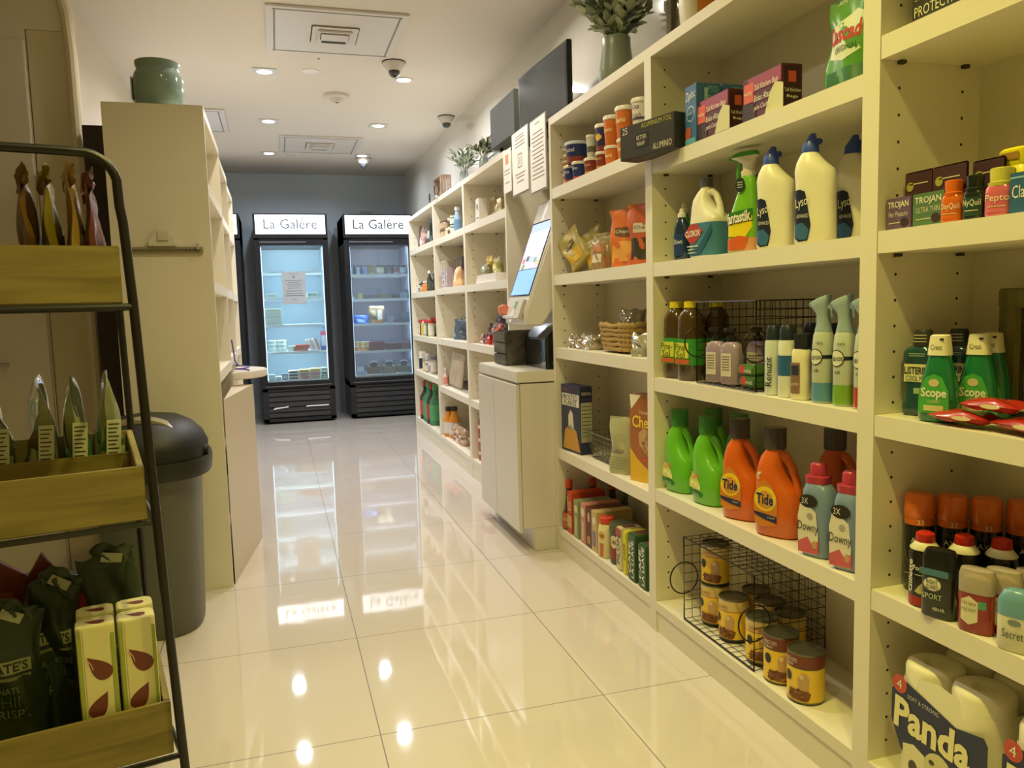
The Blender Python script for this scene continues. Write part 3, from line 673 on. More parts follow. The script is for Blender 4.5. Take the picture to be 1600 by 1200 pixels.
plant('vase_of_foliage', 'tall grey green vase of sage foliage above the cereal bay', (1.19, 2.62, 1.8068), .17, .055, .145, .20, 44, .062, .034, seed=3,
      potm=mat('80876f', .35), potprof=[(0, .058), (.01, .062), (.06, .060), (.13, .050), (.16, .050), (.165, .046)], dark=.05, cat='vase')
t = thing('mesh_frame', 'grey wooden frame with wire mesh behind the sage foliage', 'frame', (1.27, 2.17, 1.8068), FX)
gw = wood('5c5844', '8a846c', 3, 2, name='greyed_post')
for x_ in (-.20, -.14): pass
G().box(-.215, -.18, -.01, .01, 0, .36).build('post', gw, t, bevel=.002); G().box(.18, .215, -.01, .01, 0, .36).build('post', gw, t, bevel=.002)
G().box(-.18, .18, -.008, .008, .325, .36).build('rail', gw, t, bevel=.002)
g = G()
for k in range(36): g.box(-.18+k*.01, -.1788+k*.01, -.001, .001, 0, .325)
for k in range(33): g.box(-.18, .18, -.001, .001, k*.01, k*.01+.0012)
g.build('wire_mesh', mat('6d6650', .5, .4), t)
t = thing('orange_white_tub', 'orange and white plastic tub at the very top of the frame', 'tub', (1.165, 2.03, 1.8068))
G().loft([(0, .030, .030, 0, 0, 2.6, 0), (.006, .040, .040, 0, 0, 2.6, 0), (.05, .044, .044, 0, 0, 2.6, 0), (.12, .044, .044, 0, 0, 2.6, 0)], 24).build('tub_body', mat('e9e0c8', .3), t)
G().loft([(.0065, .0405, .0405, .008, -.003, 2.6, 0), (.05, .0445, .0445, .008, -.003, 2.6, 0), (.1, .0445, .0445, .008, -.003, 2.6, 0)], 24).build('orange_side', mat('e08a2c', .35), t)
TURN = R(22)      # most goods on the near shelves are turned a little toward the entrance
# ================================================================ PRODUCT MAKERS (front faces local -Y)
def carton(name, label, cat, w, d, h, col, loc, rz=0, group=None, fronts=(), sides=(), tops=(), bevel=.0012, rough=.45):
    """fronts/sides entries: ('p',w,h,x,z,col[,pts]) printed area or ('t',string,w,h,x,z,col[,kw]) writing"""
    t = thing(name, label, cat, loc, rz, group)
    G().box(-w/2, w/2, -d/2, d/2, 0, h).build('carton', mat(col, rough), t, bevel=bevel)
    k = 0
    for face, items, y in (('front', fronts, -d/2), ('side', sides, w/2), ('top', tops, h)):
        lay = 0
        for it in items:
            if it[0] == 'p':
                lay += 1; o = .0004*lay
                patch(it[1], it[2], it[3], (y-o+.0003) if face == 'front' else (y+o-.0003), it[4], it[5], t, face, pts=it[6] if len(it) > 6 else None)
            else:
                o = .0004*lay+.0002
                text(it[1], it[2], it[3], it[4], (y-o) if face == 'front' else (y+o), it[5], it[6], t, face, **(it[7] if len(it) > 7 else {}))
    return t
def cup(label, r, h, body, lid, loc, group='snack cups', taper=.85, band=None, words=(), cat='cup', name='snack_cup', seg=24, ang=0):
    t = thing(name, label, cat, loc, FX+ang, group)
    G().lathe([(0, r*taper*.93), (.003, r*taper), (h*.86, r*.985)], seg).build('cup_body', mat(body, .4), t, smooth=50)
    G().lathe([(h*.855, r*1.02), (h*.87, r*1.07), (h*.97, r*1.07), (h, r*1.0)], seg).build('lid', mat(lid, .35), t, smooth=40)
    if band: G().lathe([(h*band[0], r*(taper+(1-taper)*band[0])+.0006), (h*band[1], r*(taper+(1-taper)*band[1])+.0006)], seg, caps=False).build('label_band', mat(band[2], .4), t, smooth=50)
    for s_, w_, h_, x_, z_, c_ in words: text(s_, w_, h_, x_, -r*.97, z_, c_, t, bend=r*.99)
    return t
def can(label, r, h, body, loc, group=None, bands=(), words=(), top='9c9a8a', cat='can', name='food_can', ang=0, pats=()):
    t = thing(name, label, cat, loc, FX+ang+TURN, group)
    G().lathe([(0, r*.94), (.002, r), (.005, r*.985), (h-.006, r*.985), (h-.003, r*1.01), (h, r*1.0), (h, r*.93), (h-.004, r*.91), (h-.0045, r*.5), (h-.0045, .001)], 32).build('tin', mat(top, .3, .8), t, smooth=40)
    G().lathe([(.006, r*.992), (h-.007, r*.992)], 32, caps=False).build('paper_label', mat(body, .4), t)
    for z0, z1, c_ in bands: G().lathe([(z0, r*.992+.0004), (z1, r*.992+.0004)], 32, caps=False).build('label_band', mat(c_, .4), t)
    for w_, h_, x_, z_, c_, pts in pats: patch(w_, h_, x_, -r-.0006, z_, c_, t, bend=r+.0006, pts=pts, name='label_picture')
    for s_, w_, h_, x_, z_, c_ in words: text(s_, w_, h_, x_, -r-.0012, z_, c_, t, bend=r+.0012)
    return t
def lofted(name, label, cat, parts, loc, rz=None, group=None):
    """parts: (part name, sections, material[, segments, smooth])"""
    t = thing(name, label, cat, loc, FX+TURN if rz is None else rz, group)
    if name == 'pump_soap_bottle': t.location.z += .0068
    for p in parts: G().loft(p[1], p[3] if len(p) > 3 else 24).build(p[0], p[2], t, smooth=p[4] if len(p) > 4 else 45)
    return t
def S(z, rx, ry, cx=0, p=2, cy=0, t=0): return (z, rx, ry, cx, cy, p, t)
def pouch(name, label, cat, w, h, th, col, loc, rz=None, group=None, seed=0, seals=None, prints=(), words=(), wr=.003, tilt=0, bot=1, pin=.04, flare=0, m=None, lie=0, rough=.3):
    t = thing(name, label, cat, loc, FX if rz is None else rz, group)
    g = G().pillow(w, h, th, nu=16, nv=22, seed=seed, wr=wr, bot=bot, pin=pin, flare=flare)
    mx = Matrix.Rotation(tilt, 4, 'X') if not lie else Matrix.Translation((0, 0, th*.45)) @ Matrix.Rotation(R(-88), 4, 'X') @ Matrix.Translation((0, 0, -h/2))
    o = g.build('bag_body', m or mat(col, rough), t, smooth=60); o.matrix_local = mx
    for it in prints:
        q = patch(it[0], it[1], it[2], 0, it[3], it[4], t, name='printed_panel', pts=it[6] if len(it) > 6 else None, bend=g.pf); q.matrix_local = mx
    for it in words:
        q = text(it[0], it[1], it[2], it[3], 0, it[4], it[5], t, bend=g.pf); q.matrix_local = mx
    if seals:
        q = G().box(-w*.5*(1+flare*.9), w*.5*(1+flare*.9), -.0012, .0012, h*.955, h*1.01).build('top_seal', mat(seals, .35), t); q.matrix_local = mx
    return t
def ribbed(r, z0, z1, n=30):
    g = G(); vs = []; k = n*2
    for z, s_ in ((z0, 1), (z1-.002, 1), (z1, .96)):
        for i in range(k): a = 2*PI*i/k; q = r*s_*(1 if i % 2 else .965); vs.append((q*math.cos(a), q*math.sin(a), z))
    fs = [(j*k+i, j*k+(i+1) % k, (j+1)*k+(i+1) % k, (j+1)*k+i) for j in range(2) for i in range(k)]+[tuple(reversed(range(k))), tuple(range(2*k, 3*k))]
    return g.add(vs, fs)

Z51, Z52, Z53, Z54, Z55 = 1.4768, 1.1688, .8178, .4678, .1008
# ---------------------------------------------------------------- detergent bay, shelf 1
t = carton('foil_carton', 'dark carton of aluminium foil rolls jutting over the shelf divider', 'carton', .24, .068, .098, '34322a', (1.090, 2.137, Z51), R(-76), None,
   fronts=[('p', .06, .04, -.02, .045, '1f1d18'), ('t', 'BETTER\nWRAP', .045, .030, -.02, .045, 'd9d2b4'), ('t', '25', .022, .02, -.095, .084, 'e9e3c6'), ('t', 'ALUMINIUM FOIL', .13, .014, .045, .086, 'b5b23c'), ('t', 'ALUMINIO', .08, .018, .07, .018, 'd9d2b4')])
g = G()
for i in range(2):
    for j in range(2): g.lathe([(0, .016), (.002, .016), (.002, .007)], 16, cx=-.017+i*.034, cy=.0245+j*.048)
rr = g.build('roll_end', mat('8d8c80', .4), t, (-.1202, 0, 0), (0, 0, 0)); rr.matrix_local = Matrix.Translation((-.1202, 0, 0)) @ Matrix.Rotation(R(90), 4, 'Z') @ Matrix.Rotation(R(90), 4, 'X')
def zipbox(d, y, lb):
    return carton('storage_bag_box', lb, 'box', .062, .075, .158, '3f6a9c', (XF+d, y, Z51), FX, 'boxes of zip bags', fronts=[('t', 'Ziploc', .05, .030, 0, .128, 'f2f0e4', dict(shear=.2, ang=.1)), ('p', .046, .046, .0, .082, 'c7d6dd', disc_pts(.021)), ('p', .04, .04, 0, .082, '2f5f86', disc_pts(.018)), ('p', .03, .03, -.012, .03, 'b85c3c', disc_pts(.016, .018)), ('t', 'QUART', .026, .007, 0, .082, 'dfe8ea'), ('p', .056, .014, 0, .009, '5fa9b8')],
        sides=[('p', .010, .055, -.008, .118, '9fc3c0'), ('t', 'PTO', .03, .016, .012, .142, '8fc4b8'), ('t', 'PLIO', .03, .016, .012, .118, '8fc4b8'), ('p', .02, .04, .01, .06, '386078')])
zipbox(.045, 1.975, 'front blue box of zip bags beside the foil carton'); zipbox(.125, 1.975, 'rear blue box of zip bags, behind the other')
def kbag(y, lb, d=.04):
    pts = [(-.02, -.045), (.05, -.045), (.05, .01), (.02, .02), (.0, 0)]
    return carton('kitchen_bag_box', lb, 'box', .155, .055, .104, '5d2734', (XF+d, y, Z51), FX, 'maroon boxes of kitchen bags', fronts=[('p', .150, .034, 0, .084, 'a4476a', [(-.03, -.017), (.075, -.017), (.075, .017), (-.06, .017)]), ('p', .04, .045, -.052, .068, 'e0624a'), ('p', .155, .042, 0, .021, '3a2b28', [(-.0775, -.021), (-.02, -.021), (-.03, .021), (-.0775, .021)]), ('p', .05, .05, .035, .049, 'dfd8a8', pts),
        ('t', 'Hefty', .034, .014, -.052, .066, 'f4d9c2'), ('t', 'Tall Kitchen Bags', .095, .017, .02, .072, 'f6f0e0', dict(shear=.2)), ('t', 'Bolsas Altas', .062, .015, .004, .049, 'f6f0e0', dict(shear=.2)), ('t', 'para Cocina', .062, .015, .004, .026, 'f6f0e0', dict(shear=.2))],
        sides=[('p', .046, .095, 0, .052, '3a1a1e'), ('p', .02, .024, .0, .075, 'c0503a'), ('t', 'Tall Kitchen', .044, .008, 0, .045, 'e8e0cc'), ('t', 'Bags', .03, .008, 0, .030, 'e8e0cc')])
kbag(1.872, 'maroon kitchen bag box, the one nearer the blue boxes'); kbag(1.66, 'maroon kitchen bag box with its end facing the green bag', .045)
t = pouch('detergent_bag', 'green plastic bag of dishwasher tabs standing on the top shelf', 'bag', .135, .20, .07, '5c9a3c', (XF+.08, 1.425, Z51), None, None, seed=3, seals='2f6a34', flare=.03, wr=.005,
   prints=[(.10, .08, .01, .11, 'dfe3cc', .50, [(-.05, -.035), (0, -.05), (.05, -.03), (.055, .03), (.02, .05), (-.05, .02)]), (.12, .03, .0, .03, '2f6a3a', .5)],
   words=[('Cascade', .11, .036, .01, .118, 'c4302a', .53), ('ORIGINAL', .065, .012, .01, .086, '2c3a2c', .53), ('50% MORE', .07, .012, 0, .19, 'e9eed8', .10)])
# ---------------------------------------------------------------- shelf 2 (cleaners)
def dish(d, y, lb, liquid, lab, cap, h=.17, txt='f'):
    t = lofted('dish_soap_bottle', lb, 'bottle', [('liquid_body', [S(0, .022, .015, p=2.6), S(.004, .025, .017, p=2.6), S(h*.35, .026, .018, p=2.6), S(h*.62, .024, .017, p=2.4), S(h*.78, .015, .013), S(h*.83, .010, .010)], mat(liquid, .12, coat=.6)),
        ('cap', [S(h*.83, .012, .012), S(h*.90, .0125, .0125), S(h*.915, .008, .008), S(h, .006, .006)], mat(cap, .35), 16)], (XF+d, y, Z52), group='dish soap bottles')
    patch(.036, h*.42, 0, -.0185, h*.30, lab, t, bend=(.026, .0178, 2.6), name='label'); text('Dawn', .03, .014, 0, -.0192, h*.36, 'e8efe0', t, bend=(.026, .0178, 2.6))
    return t
dish(.09, 2.165, 'clear green dish soap bottle at the far end of the cleaner shelf', '2f7d3a', '7cc24a', 'e8e4c8', .175)
dish(.14, 2.115, 'second green dish soap bottle tucked behind the blue one', '2c6f38', '6cb044', 'e8e4c8', .172)
dish(.045, 2.095, 'dark blue dish soap bottle with a white cap', '1f3550', '24406e', 'f0ecd8', .150)
def bleach(d, y, lb):
    w = .056; pl = mat('efe9d2', .35)
    t = thing('bleach_bottle', lb, 'bottle', (XF+d, y, Z52), FX+R(12), 'white bleach jugs')
    g = G().loft([S(0, w*.94, .036, p=3), S(.004, w, .040, p=3), S(.10, w, .040, p=3), S(.106, w*.98, .039, p=3), S(.120, w*.86, .037, -.006, 2.8), S(.138, w*.62, .035, -.018, 2.5), S(.160, w*.46, .031, -.022, 2.4), S(.178, w*.36, .025, -.017), S(.190, .016, .016, -.013), S(.197, .015, .015, -.012)], 32)
    g.tube([(-.004, 0, .176), (.012, 0, .180), (.026, 0, .170), (.038, 0, .145), (.045, 0, .118), (.044, 0, .098)], [.011, .010, .009, .009, .009, .012], 12)
    g.build('jug_body', pl, t, smooth=60)
    G().loft([S(.0045, w+.0006, .0406, p=3), S(.094, w+.0006, .0406, p=3)], 32, caps=False).build('label_wrap', mat('4a84a4', .35), t)
    patch(.04, .05, 0, -.0412, .05, '2a5f78', t, pts=[(-.05, -.035), (.0, -.02), (.05, .04), (.05, .02), (.01, -.04), (-.02, -.045)], name='label_swirl')
    patch(.07, .046, -.022, -.0416, .066, 'b9483a', t, pts=[(-.036, 0), (-.012, .026), (.014, .026), (.04, .006), (.01, -.024), (-.012, -.026)], name='label_badge')
    text('CLOROX', .060, .018, -.022, -.0424, .067, 'f6f2e6', t, ang=.04)
    for k, z in enumerate((.032, .023, .014)): patch(.045-.006*k, .003, -.024, -.0412, z, 'e9e6d0', t, name='printed_line')
    for k in range(4): patch(.0006, .028, 0, -.041, .03, 'e9e6d0', t) if 0 else None
    g = ribbed(.0175, .194, .217); g.xf(Matrix.Translation((-.0125, 0, 0))).build('cap', mat('5b5a68', .4), t)
    return t
bleach(.06, 1.965, 'white bleach jug with a teal label and grey cap, in front'); bleach(.165, 1.89, 'white bleach jug half hidden behind the spray bottle')
t = lofted('spray_cleaner', 'green and yellow trigger spray cleaner with a white nozzle head', 'bottle', [
   ('bottle_body', [S(0, .040, .024, p=3), S(.004, .043, .027, p=3), S(.07, .043, .027, p=2.8), S(.11, .036, .025, .003, 2.4), S(.15, .026, .022, .008), S(.185, .021, .019, .011), S(.192, .017, .017, .011)], mat('7cc232', .2, coat=.5), 32),
   ('neck_collar', [S(.190, .018, .018, .011), S(.203, .019, .019, .011), S(.205, .015, .015, .011)], mat('e9e4cf', .35)),
   ('nozzle_head', [S(.203, .014, .013, .012, 3), S(.222, .016, .013, .012, 3), S(.232, .026, .013, .006, 3), S(.240, .040, .014, 0, 3)], mat('ece6cf', .35)),
   ('top_cover', [S(.2395, .040, .0145, .0, 3), S(.247, .038, .014, .001, 3), S(.252, .026, .012, .006, 3)], mat('4ea83a', .35)),
   ('base_label', [S(.003, .0437, .0277, 0, 3), S(.036, .0437, .0277, 0, 3)], mat('dba070', .35), 32)], (XF+.05, 1.778, Z52))
G().tube([(-.012, 0, .232), (-.018, 0, .215), (-.022, 0, .196), (-.020, 0, .186)], [.006, .005, .004, .003], 8).build('trigger', mat('4ea83a', .35), t)
G().box(-.045, -.036, -.005, .005, .236, .244).build('nozzle_tip', mat('4ea83a', .35), t)
patch(.075, .05, 0, -.0285, .062, 'f0d818', t, pts=[(-.034, -.02), (.02, -.026), (.036, .0), (.036, .028), (-.01, .03), (-.034, .012)], bend=(.043, .027, 2.8), name='yellow_label')
patch(.075, .05, 0, -.0292, .026, 'd9622c', t, pts=[(-.036, -.018), (.018, -.018), (.03, .01), (-.0, .016), (-.036, .006)], bend=(.043, .027, 2.8), name='orange_label')
FE = (.043, .027, 2.8); patch(.074, .030, 0, -.0286, .088, '2c7a28', t, bend=FE, name='name_band', pts=[(-.037, -.017), (.037, -.010), (.037, .020), (-.037, .011)])
text('fantastik', .070, .028, .0012, -.0300, .0868, '181c14', t, bend=FE, ang=.09); text('fantastik', .070, .028, 0, -.0308, .0885, 'f4f0e0', t, bend=FE, ang=.09)
patch(.03, .034, .004, -.0262, .168, '24302a', t, pts=disc_pts(.014, .018), name='neck_sticker')
for k in range(3): patch(.016, .002, .004, -.0268, .174-.006*k, 'cfd3c0', t, name='printed_line')
t['label'] = t['label']
def toilet(d, y, lb):
    w = .043
    t = lofted('toilet_cleaner_bottle', lb, 'bottle', [
      ('bottle_body', [S(0, w*.94, .028, p=3), S(.004, w, .031, p=3), S(.05, w*.99, .031, p=3), S(.10, w*.95, .031, .001, 2.8), S(.145, w*1.02, .031, .001, 2.6), S(.160, w*.98, .030, -.002, 2.5), S(.178, w*.72, .026, -.010, 2.3), S(.195, w*.46, .020, -.013), S(.203, .015, .015, -.012)], mat('f1ebd6', .32), 32, 60),
      ('cap', [S(.199, .0185, .0185, -.012), S(.216, .0175, .0175, -.012), S(.226, .012, .012, -.010), S(.238, .0068, .0068, -.007), S(.240, .005, .005, -.007)], mat('3450b4', .35), 20),
      ], (XF+d, y, Z52), FX+R(42), 'white toilet cleaner bottles')
    G().box(-.005, .013, -.006, .006, .215, .228).build('cap_lock', mat('3450b4', .35), t, bevel=.003)
    patch(.04, .10, -.022, -.0322, .060, '1d2440', t, pts=[(-.020, -.045), (-.008, -.056), (.012, -.054), (.018, -.02), (.006, .052), (-.006, .058), (-.021, .056)], bend=(w, .031, 2.8), name='label')
    patch(.034, .09, -.022, -.0328, .030, '3a6a9a', t, pts=[(-.016, -.014), (-.006, -.022), (.010, -.021), (.014, -.0), (.0, .016), (-.017, .012)], bend=(w, .031, 2.8), name='label_swirl')
    text('Lysol', .030, .026, -.023, -.0336, .088, 'f4f0e4', t, bend=(w, .031, 2.8), ang=.25, shear=.2); text('ADVANCED', .026, .008, -.022, -.0336, .060, 'e4e4e0', t, bend=(w, .031, 2.8))
    return t
toilet(.05, 1.648, 'white toilet cleaner bottle, label fully visible beside the spray cleaner'); toilet(.05, 1.503, 'middle white toilet cleaner bottle with a tall blue nozzle'); toilet(.16, 1.53-.03, 'rear white toilet cleaner bottle against the divider')
toilet(.14, 1.36, 'white toilet cleaner bottle half hidden at the near end')
# ---------------------------------------------------------------- shelf 3
def pine(d, y, lb):
    r = .036
    t = lofted('floor_cleaner_bottle', lb, 'bottle', [('amber_body', [S(0, r*.94, .030, p=3), S(.004, r, .033, p=3), S(.12, r, .033, p=3), S(.13, r*1.04, .034, p=2.8), S(.18, r*1.02, .034, p=2.4), S(.20, r*.8, .028), S(.212, r*.5, .018)], mat('4a3510', .12, coat=.7), 28),
       ('label_wrap', [S(.045, r+.0006, .0336, p=3), S(.122, r+.0006, .0336, p=3)], mat('3f9a3c', .35), 28), ('cap', [S(.212, .021, .021), S(.229, .0205, .0205), S(.231, .017, .017)], mat('e9d22e', .35), 20)], (XF+d, y, Z53), group='amber floor cleaner bottles')
    patch(.05, .045, -.008, -.0342, .088, 'd8d84a', t, name='label_panel'); text('Pine-', .042, .020, -.010, -.0352, .098, '2a5a28', t); text('Sol', .030, .020, -.012, -.0352, .076, '2a5a28', t); patch(.05, .014, -.006, -.0342, .055, 'c8643a', t, name='label_strip')
    return t
pine(.055, 2.150, 'amber floor cleaner bottle with yellow cap, farthest on its shelf'); pine(.055, 2.062, 'amber floor cleaner bottle nearest the wire basket'); pine(.135, 2.055, 'amber floor cleaner bottle at the back beside the basket')
def wire_basket(name, label, loc, L, W, H, rz, rx, ry=0, ring_r=.045, group='black wire baskets lying on their sides', cell=.026, mcol='2b2417', handles=True, taper=.0, side=None):
    """open basket; local: L along x, W along y, H up; then tipped"""
    t = thing(name, label, 'basket', loc, 0, group); m = mat(mcol, .4, .3); wr = .0011
    T = side or Matrix.Rotation(rz, 4, 'Z') @ Matrix.Rotation(rx, 4, 'X') @ Matrix.Rotation(ry, 4, 'Y')
    g = G()
    def P(x, y, z): return (x*(1-taper*(1-z/H)), y*(1-taper*(1-z/H)), z)
    nx = int(L/cell); ny = int(W/cell); nz_ = int(H/cell)
    for i in range(nx+1):
        x = -L/2+L*i/nx; g.tube([P(x, -W/2, H), P(x, -W/2, 0), P(x, W/2, 0), P(x, W/2, H)], wr, 4)
    for j in range(ny+1):
        y = -W/2+W*j/ny; g.tube([P(-L/2, y, H), P(-L/2, y, 0), P(L/2, y, 0), P(L/2, y, H)], wr, 4)
    for k in range(1, nz_+1):
        z = H*k/nz_; g.tube([P(-L/2, -W/2, z), P(L/2, -W/2, z), P(L/2, W/2, z), P(-L/2, W/2, z)], wr, 4, True)
    g.build('wire_mesh', m, t).matrix_local = T
    for z, nm in ((H, 'rim'), (0, 'base_rim')): G().tube([P(-L/2, -W/2, z), P(L/2, -W/2, z), P(L/2, W/2, z), P(-L/2, W/2, z)], .0026, 8, True).build(nm, m, t).matrix_local = T
    if handles:
        for s_ in (-1, 1): G().tube([(s_*(L/2), ring_r*math.cos(a), H+ring_r*math.sin(a)*.95) for a in [2*PI*i/30 for i in range(30)]], .0022, 8, True).build('ring_handle', m, t).matrix_local = T
    return t
def pump(d, y, lb, h=.155):
    t = lofted('pump_soap_bottle', lb, 'bottle', [('bottle_body', [S(0, .027, .018, p=3.4), S(.004, .030, .020, p=3.4), S(.095, .030, .020, p=3.2), S(.108, .024, .017, p=2.6), S(.114, .012, .012)], mat('a58fa8', .2, coat=.4), 28),
       ('pump_collar', [S(.113, .013, .013), S(.127, .0125, .0125), S(.128, .006, .006), S(.140, .005, .005)], mat('1d1b18', .35), 20), ('pump_head', [S(.139, .017, .008, -.006, 3), S(.147, .018, .008, -.007, 3), S(.150, .014, .007, -.005, 3)], mat('1d1b18', .35), 16)], (XF+d, y, Z53), group='lavender pump soaps')
    patch(.032, .062, -.004, -.0205, .052, 'd8cfc4', t, name='label'); [patch(.024, .0022, -.005, -.0211, .074-.007*k, '7a7078', t, name='printed_line') for k in range(6)]
    return t
pump(.055, 1.922, 'lavender pump soap showing its paper label'); pump(.055, 1.846, 'lavender pump soap seen from its plain side'); pump(.13, 1.838, 'lavender pump soap hidden behind the others')
SIDE = Matrix(((0, 0, -1, 0), (-1, 0, 0, 0), (0, 1, 0, 0), (0, 0, 0, 1)))      # tipped over, mouth toward the aisle
wire_basket('wire_basket', 'black wire basket on its side around the lavender soaps', (XF+.222, 1.822, Z53+.1155), .285, .224, .204, 0, 0, ring_r=.040, cell=.022, side=SIDE)
for k, (y, c_) in enumerate(((1.752, '4f7a3a'), (1.765, '5f8a44'))):
    carton('wipes_pack', ['green pack of wipes lying in the wire basket, lower', 'green pack of wipes lying in the wire basket, upper'][k], 'pack', .072, .045, .028, c_, (XF+.06+.004*k, y, Z53+.0068+.0285*k), FX, 'green packs of wipes', fronts=[('p', .022, .02, -.012, .016, 'c8483a'), ('t', 'mist', .03, .010, .014, .014, 'e6e6d0')], bevel=.006)
def aerosol(d, y, lb, r, h, body, cap, z=Z53, low=None, txt=None):
    t = lofted('air_freshener', lb, 'bottle', [('can_body', [S(0, r*.93, r*.93), S(.004, r, r), (h*.74, r, r, 0, 0, 2, 0), S(h*.80, r*.86, r*.86)], mat(body, .25, coat=.4), 24), ('cap', [S(h*.79, r*.90, r*.90), S(h*.93, r*.86, r*.86), S(h, r*.6, r*.6)], mat(cap, .3), 24)], (XF+d, y, z), group='air freshener bottles')
    if low: G().lathe([(h*.30, r+.0005), (h*.58, r+.0005)], 24, caps=False).build('label_band', mat(low, .3), t)
    if txt: text(txt, h*.42, r*.9, 0, -r-.0006, h*.34, '23241f', t, ang=PI/2)
    return t
aerosol(.04, 1.640, 'air freshener with vertical lettering beside the basket', .0205, .168, 'd5dccf', '27303a', txt='Renuzit')
aerosol(.04, 1.585, 'blue banded air freshener with a dark cap', .0215, .170, 'e3e6d6', '27303a', low='2f6290')
aerosol(.115, 1.600, 'dark capped air freshener behind the lotion bottle', .022, .172, '3a4048', '1f262c')
aerosol(.12, 1.530, 'dark capped air freshener behind the misting bottles', .022, .172, '3a4048', '1f262c')
t = lofted('lotion_bottle', 'cream curved lotion bottle with a dark square cap', 'bottle', [('bottle_body', [S(0, .020, .014, 0, 3), S(.004, .022, .016, 0, 3), S(.05, .021, .016, .002, 3), S(.09, .0205, .016, 0, 2.6), S(.112, .021, .015, .001, 2.6), S(.118, .016, .013, .001)], mat('ece4bd', .3), 28),
   ('cap', [S(.117, .017, .014, .003, 3.5), S(.150, .017, .014, .003, 3.5), S(.152, .014, .012, .003, 3.5)], mat('22262c', .3), 20)], (XF+.035, 1.528, Z53))
patch(.026, .07, -.006, -.0168, .050, '8d6c58', t, bend=(.022, .016, 3), name='label'); patch(.02, .022, -.006, -.0172, .068, '2c3550', t, bend=(.022, .016, 3), name='label_top'); text('LOTION', .02, .006, -.006, -.0178, .036, 'efe9d6', t, bend=(.022, .016, 3))
def misty(d, y, lb, low, ang=0):
    r = .0235
    t = lofted('misting_bottle', lb, 'bottle', [('bottle_body', [S(0, r*.93, r*.93), S(.004, r, r), S(.125, r, r), S(.150, r*.9, r*.9), S(.160, r*.72, r*.72)], mat('c4cbb8', .2, coat=.5), 28),
      ('tinted_base', [S(.0035, r+.0005, r+.0005), S(.045, r+.0005, r+.0005)], mat(low, .2, coat=.5), 28),
      ('trigger_head', [S(.158, r*.80, r*.80), S(.175, r*.62, r*.66), S(.195, r*.56, r*.62, -.002), S(.212, r*.85, r*.66, -.006, 2, 0, .35), S(.226, r*1.25, r*.72, -.009, 2, 0, .40), S(.229, r*1.1, r*.6, -.009, 2, 0, .40)], mat('9aaeb4', .35), 24, 60)], (XF+d, y, Z53), FX+ang+TURN, 'misting air freshener bottles')
    G().tube([(.008, 0, .214), (.018, 0, .205), (.020, 0, .188)], [.005, .004, .003], 8).build('trigger', mat('8fa4ab', .35), t)
    G().lathe([(.098, r+.0006), (.106, r+.0006)], 28, caps=False).build('dark_stripe', mat('1c2a30', .3), t)
    patch(.036, .036, -.006, -r-.0012, .102, '1c2a30', t, bend=r+.0012, pts=disc_pts(.018), name='logo_ring'); patch(.032, .032, -.006, -r-.0018, .102, 'e6e6d2', t, bend=r+.0018, pts=disc_pts(.0162), name='logo_disc')
    text('febreze', .028, .012, -.005, -r-.0026, .102, '20282c', t, bend=r+.0026, ang=.1); text('AIR', .014, .007, -.004, -r-.0008, .072, '20282c', t, bend=r+.001); text('100%', .016, .006, .004, -r-.0008, .132, '20282c', t, bend=r+.001)
    return t
misty(.045, 1.465, 'grey headed misting bottle with a blue base', '5f93b4'); misty(.05, 1.402, 'grey headed misting bottle with a green base', '7aa83a'); misty(.05, 1.338, 'grey headed misting bottle with a red base, against the divider', 'b8403a')
